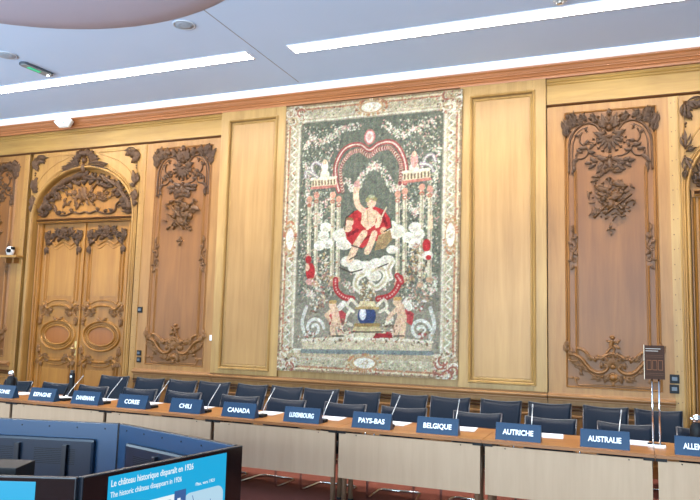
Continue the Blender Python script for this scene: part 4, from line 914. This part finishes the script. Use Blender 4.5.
def sign():
    x, y = .215, T+.5; root = empty('sign_stand', (x, y, TZ))
    # plate and posts
    b = MB(); b.box(-.075, .075, -.06, .06, 0, .012); b.build('base_plate', M_chrome, root, bevel=.003)
    for sx in (-.026, .03):
        p = MB(); p.tube([(sx, 0, .01), (sx, 0, .62)], .008, 10); p.build('post', M_chrome, root)
    b = MB(); b.box(-.085, .082, -.016, .012, .58, .88)
    for i in range(2): b.box(-.075, .05-.02*i, -.0175, -.0155, .848-.02*i, .853-.02*i, 1)
    for i in range(3):
        a = -.066+.047*i
        for q in ((a, a+.038, .745, .749), (a, a+.038, .661, .665), (a, a+.003, .661, .749), (a+.035, a+.038, .661, .749)): b.box(q[0], q[1], -.0175, -.0155, q[2], q[3], 2)
    for z in (.615, .63, .775, .79): b.box(-.075, .07, -.0172, -.0155, z, z+.003, 3)
    bd = b.build('board', [mat('board_brown', srgb(66, 44, 34), .7, spec=.15), mat('board_text', srgb(190, 180, 170), .6, spec=.2), mat('board_print', srgb(140, 90, 56), .6, spec=.2), mat('board_print_dark', srgb(100, 68, 48), .6, spec=.2)], root)
    e = MB(); e.box(-.09, -.085, -.018, .014, .575, .885); e.build('light_edge', mat('edge_cream', srgb(214, 190, 160), .4), bd)
    tag(root, 'brown printed board on two chrome posts standing on the table at right', 'sign')
sign()
# ------------------------------------------------------------------ ring of displays in front of the tables
ZT = .97; HD = .76
M_case = mat('display_case', srgb(26, 30, 38), .38, spec=.5)
M_back = mat('display_back', srgb(24, 54, 82), .3, spec=.6)  # blue of reflected daylight is put into the base colour
M_bez = mat('bezel_gloss', srgb(10, 10, 12), .12, spec=.6)
def display(P, Q, label, slide=None, t0=.004, t1=.004):
    """P is the left and Q the right top corner as seen from the screen side"""
    P = Vector(P); Q = Vector(Q); d = Q-P; P, Q = P+d.normalized()*t0, Q-d.normalized()*t1; L = (Q-P).length; rz = math.atan2(d.y, d.x); c = (P+Q)/2
    root = empty('display', (c.x, c.y, 0), rz); h = L/2; z0 = ZT-HD
    b = MB(); b.box(-h, h, 0, .03, z0, ZT); b.build('case', M_case, root, bevel=.004)
    b = MB(); b.box(-h+.006, h-.006, -.003, .001, z0+.006, ZT-.006); scr = b.build('screen', M_bez, root)
    b = MB(); b.box(-h+.004, h-.004, .03, .036, z0+.01, ZT-.005); bc = b.build('back_cover', M_back, root, bevel=.002)
    b = MB(); b.box(-h+.16, h-.14, .034, .075, z0+.03, ZT-.115); b.build('electronics_hump', mat('hump_reflected_blue', srgb(12, 26, 42), .28), bc, bevel=.02)  # hump colour carries the same reflected blue, deeper
    v = MB()
    for i in range(9): v.box(h-.5, h-.25, .0745, .0765, z0+.46+.013*i, z0+.465+.013*i)
    v.build('vent_slots', M_black, bc); v = MB()
    for i in range(9): v.box(-h+.3, -h+.62, .0745, .0765, z0+.46+.013*i, z0+.465+.013*i)
    v.build('vent_slots', M_black, bc)
    s = MB()
    for i in range(6): s.lathe([(.006, .0), (.006, .003)], (-h+.1+i*(2*h-.2)/5, .036, ZT-.04), 8, axis='y')
    s.build('back_screw', M_black, bc)
    for sx in (-.27, .1):
        r = MB(); r.box(sx-.018, sx+.018, .075, .105, z0-.02, ZT-.16); r.build('mounting_rail', mat('rail_black', srgb(18, 22, 30), .3), root, bevel=.003)
    for sx in (-.3, .3):
        f = MB(); f.box(sx-.02, sx+.02, .03, .07, .02, z0+.05); f.box(sx-.04, sx+.04, -.1, .16, 0, .02); f.build('foot', M_black, root)
    tag(root, label, 'display', 'ring of back-to-back displays')
    if slide: slide(root, scr, h, z0)
    return root
M_cyan = mat('slide_cyan', (.0, .02, .03, 1), .3, emit=srgb(14, 170, 222), es=.95*EM)
M_sw = mat('slide_white', (.05, .05, .05, 1), .4, emit=srgb(232, 244, 248), es=.95*EM)
M_sp = mat('slide_pale', (.03, .04, .05, 1), .4, emit=srgb(178, 214, 232), es=.95*EM)
M_sb = mat('slide_blue', (.01, .02, .04, 1), .4, emit=srgb(52, 92, 150), es=.9*EM)
M_sg = mat('slide_grey', (.02, .02, .02, 1), .4, emit=srgb(128, 158, 176), es=.9*EM)
def slide_a(root, scr, h, z0):
    a, b = -h+.15, h-.15; zt = ZT-.022
    s = MB(); s.box(a, b, -.0055, -.003, z0+.03, zt); s.build('slide', M_cyan, scr)
    R = (PI/2, 0, 0); w = b-a
    text_obj('slide_title', 'Le château historique disparaît en 1926', .047, M_sw, scr, (a+.015, -.006, zt-.052), R, .0004, 'LEFT', maxw=w*.66)
    text_obj('slide_subtitle', 'The historic château disappears in 1926', .040, M_sw, scr, (a+.015, -.006, zt-.105), R, .0, 'LEFT', maxw=w*.56)
    d = MB(); d.box(a+.12, a+.47, -.0075, -.0055, z0+.1, zt-.165); d.build('slide_document', M_sw, scr)
    t = MB()
    for i in range(2): t.box(a+.26, a+.42, -.0085, -.0075, zt-.19-.02*i, zt-.187-.02*i)
    for i in range(9): t.box(a+.14, a+.44, -.0085, -.0075, zt-.255-.025*i, zt-.251-.025*i)
    t.build('document_lines', M_sg, scr)
    text_obj('document_stamp', 'PLAN', .03, M_sg, scr, (a+.128, -.0083, zt-.2), R, .0, 'LEFT')
    rr = random.Random(6); q = MB(); q2 = MB()
    q.box(a+.445, a+.53, -.0095, -.0075, z0+.1, zt-.15)
    for i in range(26):
        x, z = rr.uniform(a+.445, a+.505), rr.uniform(z0+.1, zt-.18); q2.box(x, x+rr.uniform(.01, .024), -.0108, -.0095, z, z+rr.uniform(.01, .028))
    q.build('slide_photograph', M_sb, scr); q2.build('photograph_figures', M_sw, scr)
    text_obj('slide_caption', 'Plan, vers 1921', .026, M_sw, scr, (b-.17, -.006, zt-.15), R, .0, 'CENTER')
    m = MB(); c = .05; x0, x1, za, zb = b-.34, b-.02, z0+.1, zt-.18; P = []
    for cx_, cz, a0 in ((x1-c, zb-c, 0), (x0+c, zb-c, 90), (x0+c, za+c, 180), (x1-c, za+c, 270)):
        for i in range(7): e = math.radians(a0+15*i); P.append((cx_+c*math.cos(e), cz+c*math.sin(e)))
    k = len(P); m.add([(x, y, z) for y in (-.0055, -.0075) for x, z in P], [(i, (i+1) % k, k+(i+1) % k, k+i) for i in range(k)]+[tuple(range(k)), tuple(range(2*k-1, k-1, -1))])
    m.build('slide_map', M_sp, scr)
    ml = MB()
    for i in range(16):
        x, z = rr.uniform(x0+.04, x1-.06), rr.uniform(za+.04, zb-.04); e = rr.uniform(0, PI); l = rr.uniform(.02, .08); dx, dz = l*math.cos(e), l*math.sin(e)
        dx = max(x0+.015-x, min(x1-.015-x, dx)); dz = max(za+.015-z, min(zb-.015-z, dz)); ml.tube([(x, -.0083, z), (x+dx, -.0083, z+dz)], .0022, 4)
    for i in range(4):
        x, z = rr.uniform(x0+.05, x1-.08), rr.uniform(za+.1, zb-.06); ml.box(x, x+.04, -.0088, -.0075, z, z+.025)
    ml.build('map_lines', M_sb, scr)
def slide_b(root, scr, h, z0):
    s = MB(); s.box(-h+.18, h-.19, -.0055, -.003, z0+.03, ZT-.022); s.build('slide', M_cyan, scr)
PA = (-3.468, 4.201, 0); PB = (-2.227, 3.827, 0); PC = (-2.44, 2.669, 0); PD = (-4.73, 3.87, 0); PE = (-3.62, 2.19, 0)
display(PC, PB, 'glossy black display showing a cyan slide with a map and document, nearest the camera', slide_a, .02, .002)
display(PE, PC, 'black display with a plain cyan screen at the lower left corner', slide_b, .004, .012)
display(PB, PA, 'display seen from its dark back, right of the two behind the slide screen', None, .045, .014)
display(PA, PD, 'display seen from its blue-lit back at the left, facing the tables', None, .014, .004)
def rack():
    root = empty('equipment_box', (-3.22, 2.76, 0), math.radians(22))
    b = MB(); b.box(-.26, .26, -.1, .12, .02, .95); b.build('cabinet', M_black, root, bevel=.004)
    b = MB(); b.box(-.25, .25, .121, .125, .1, .9); b.build('rear_panel', M_case, root)
    b = MB(); b.box(-.2, .2, -.07, .09, 0, .02); b.build('plinth', M_black, root)
    tag(root, 'black equipment box standing inside the ring of displays at the left edge', 'box')
rack()
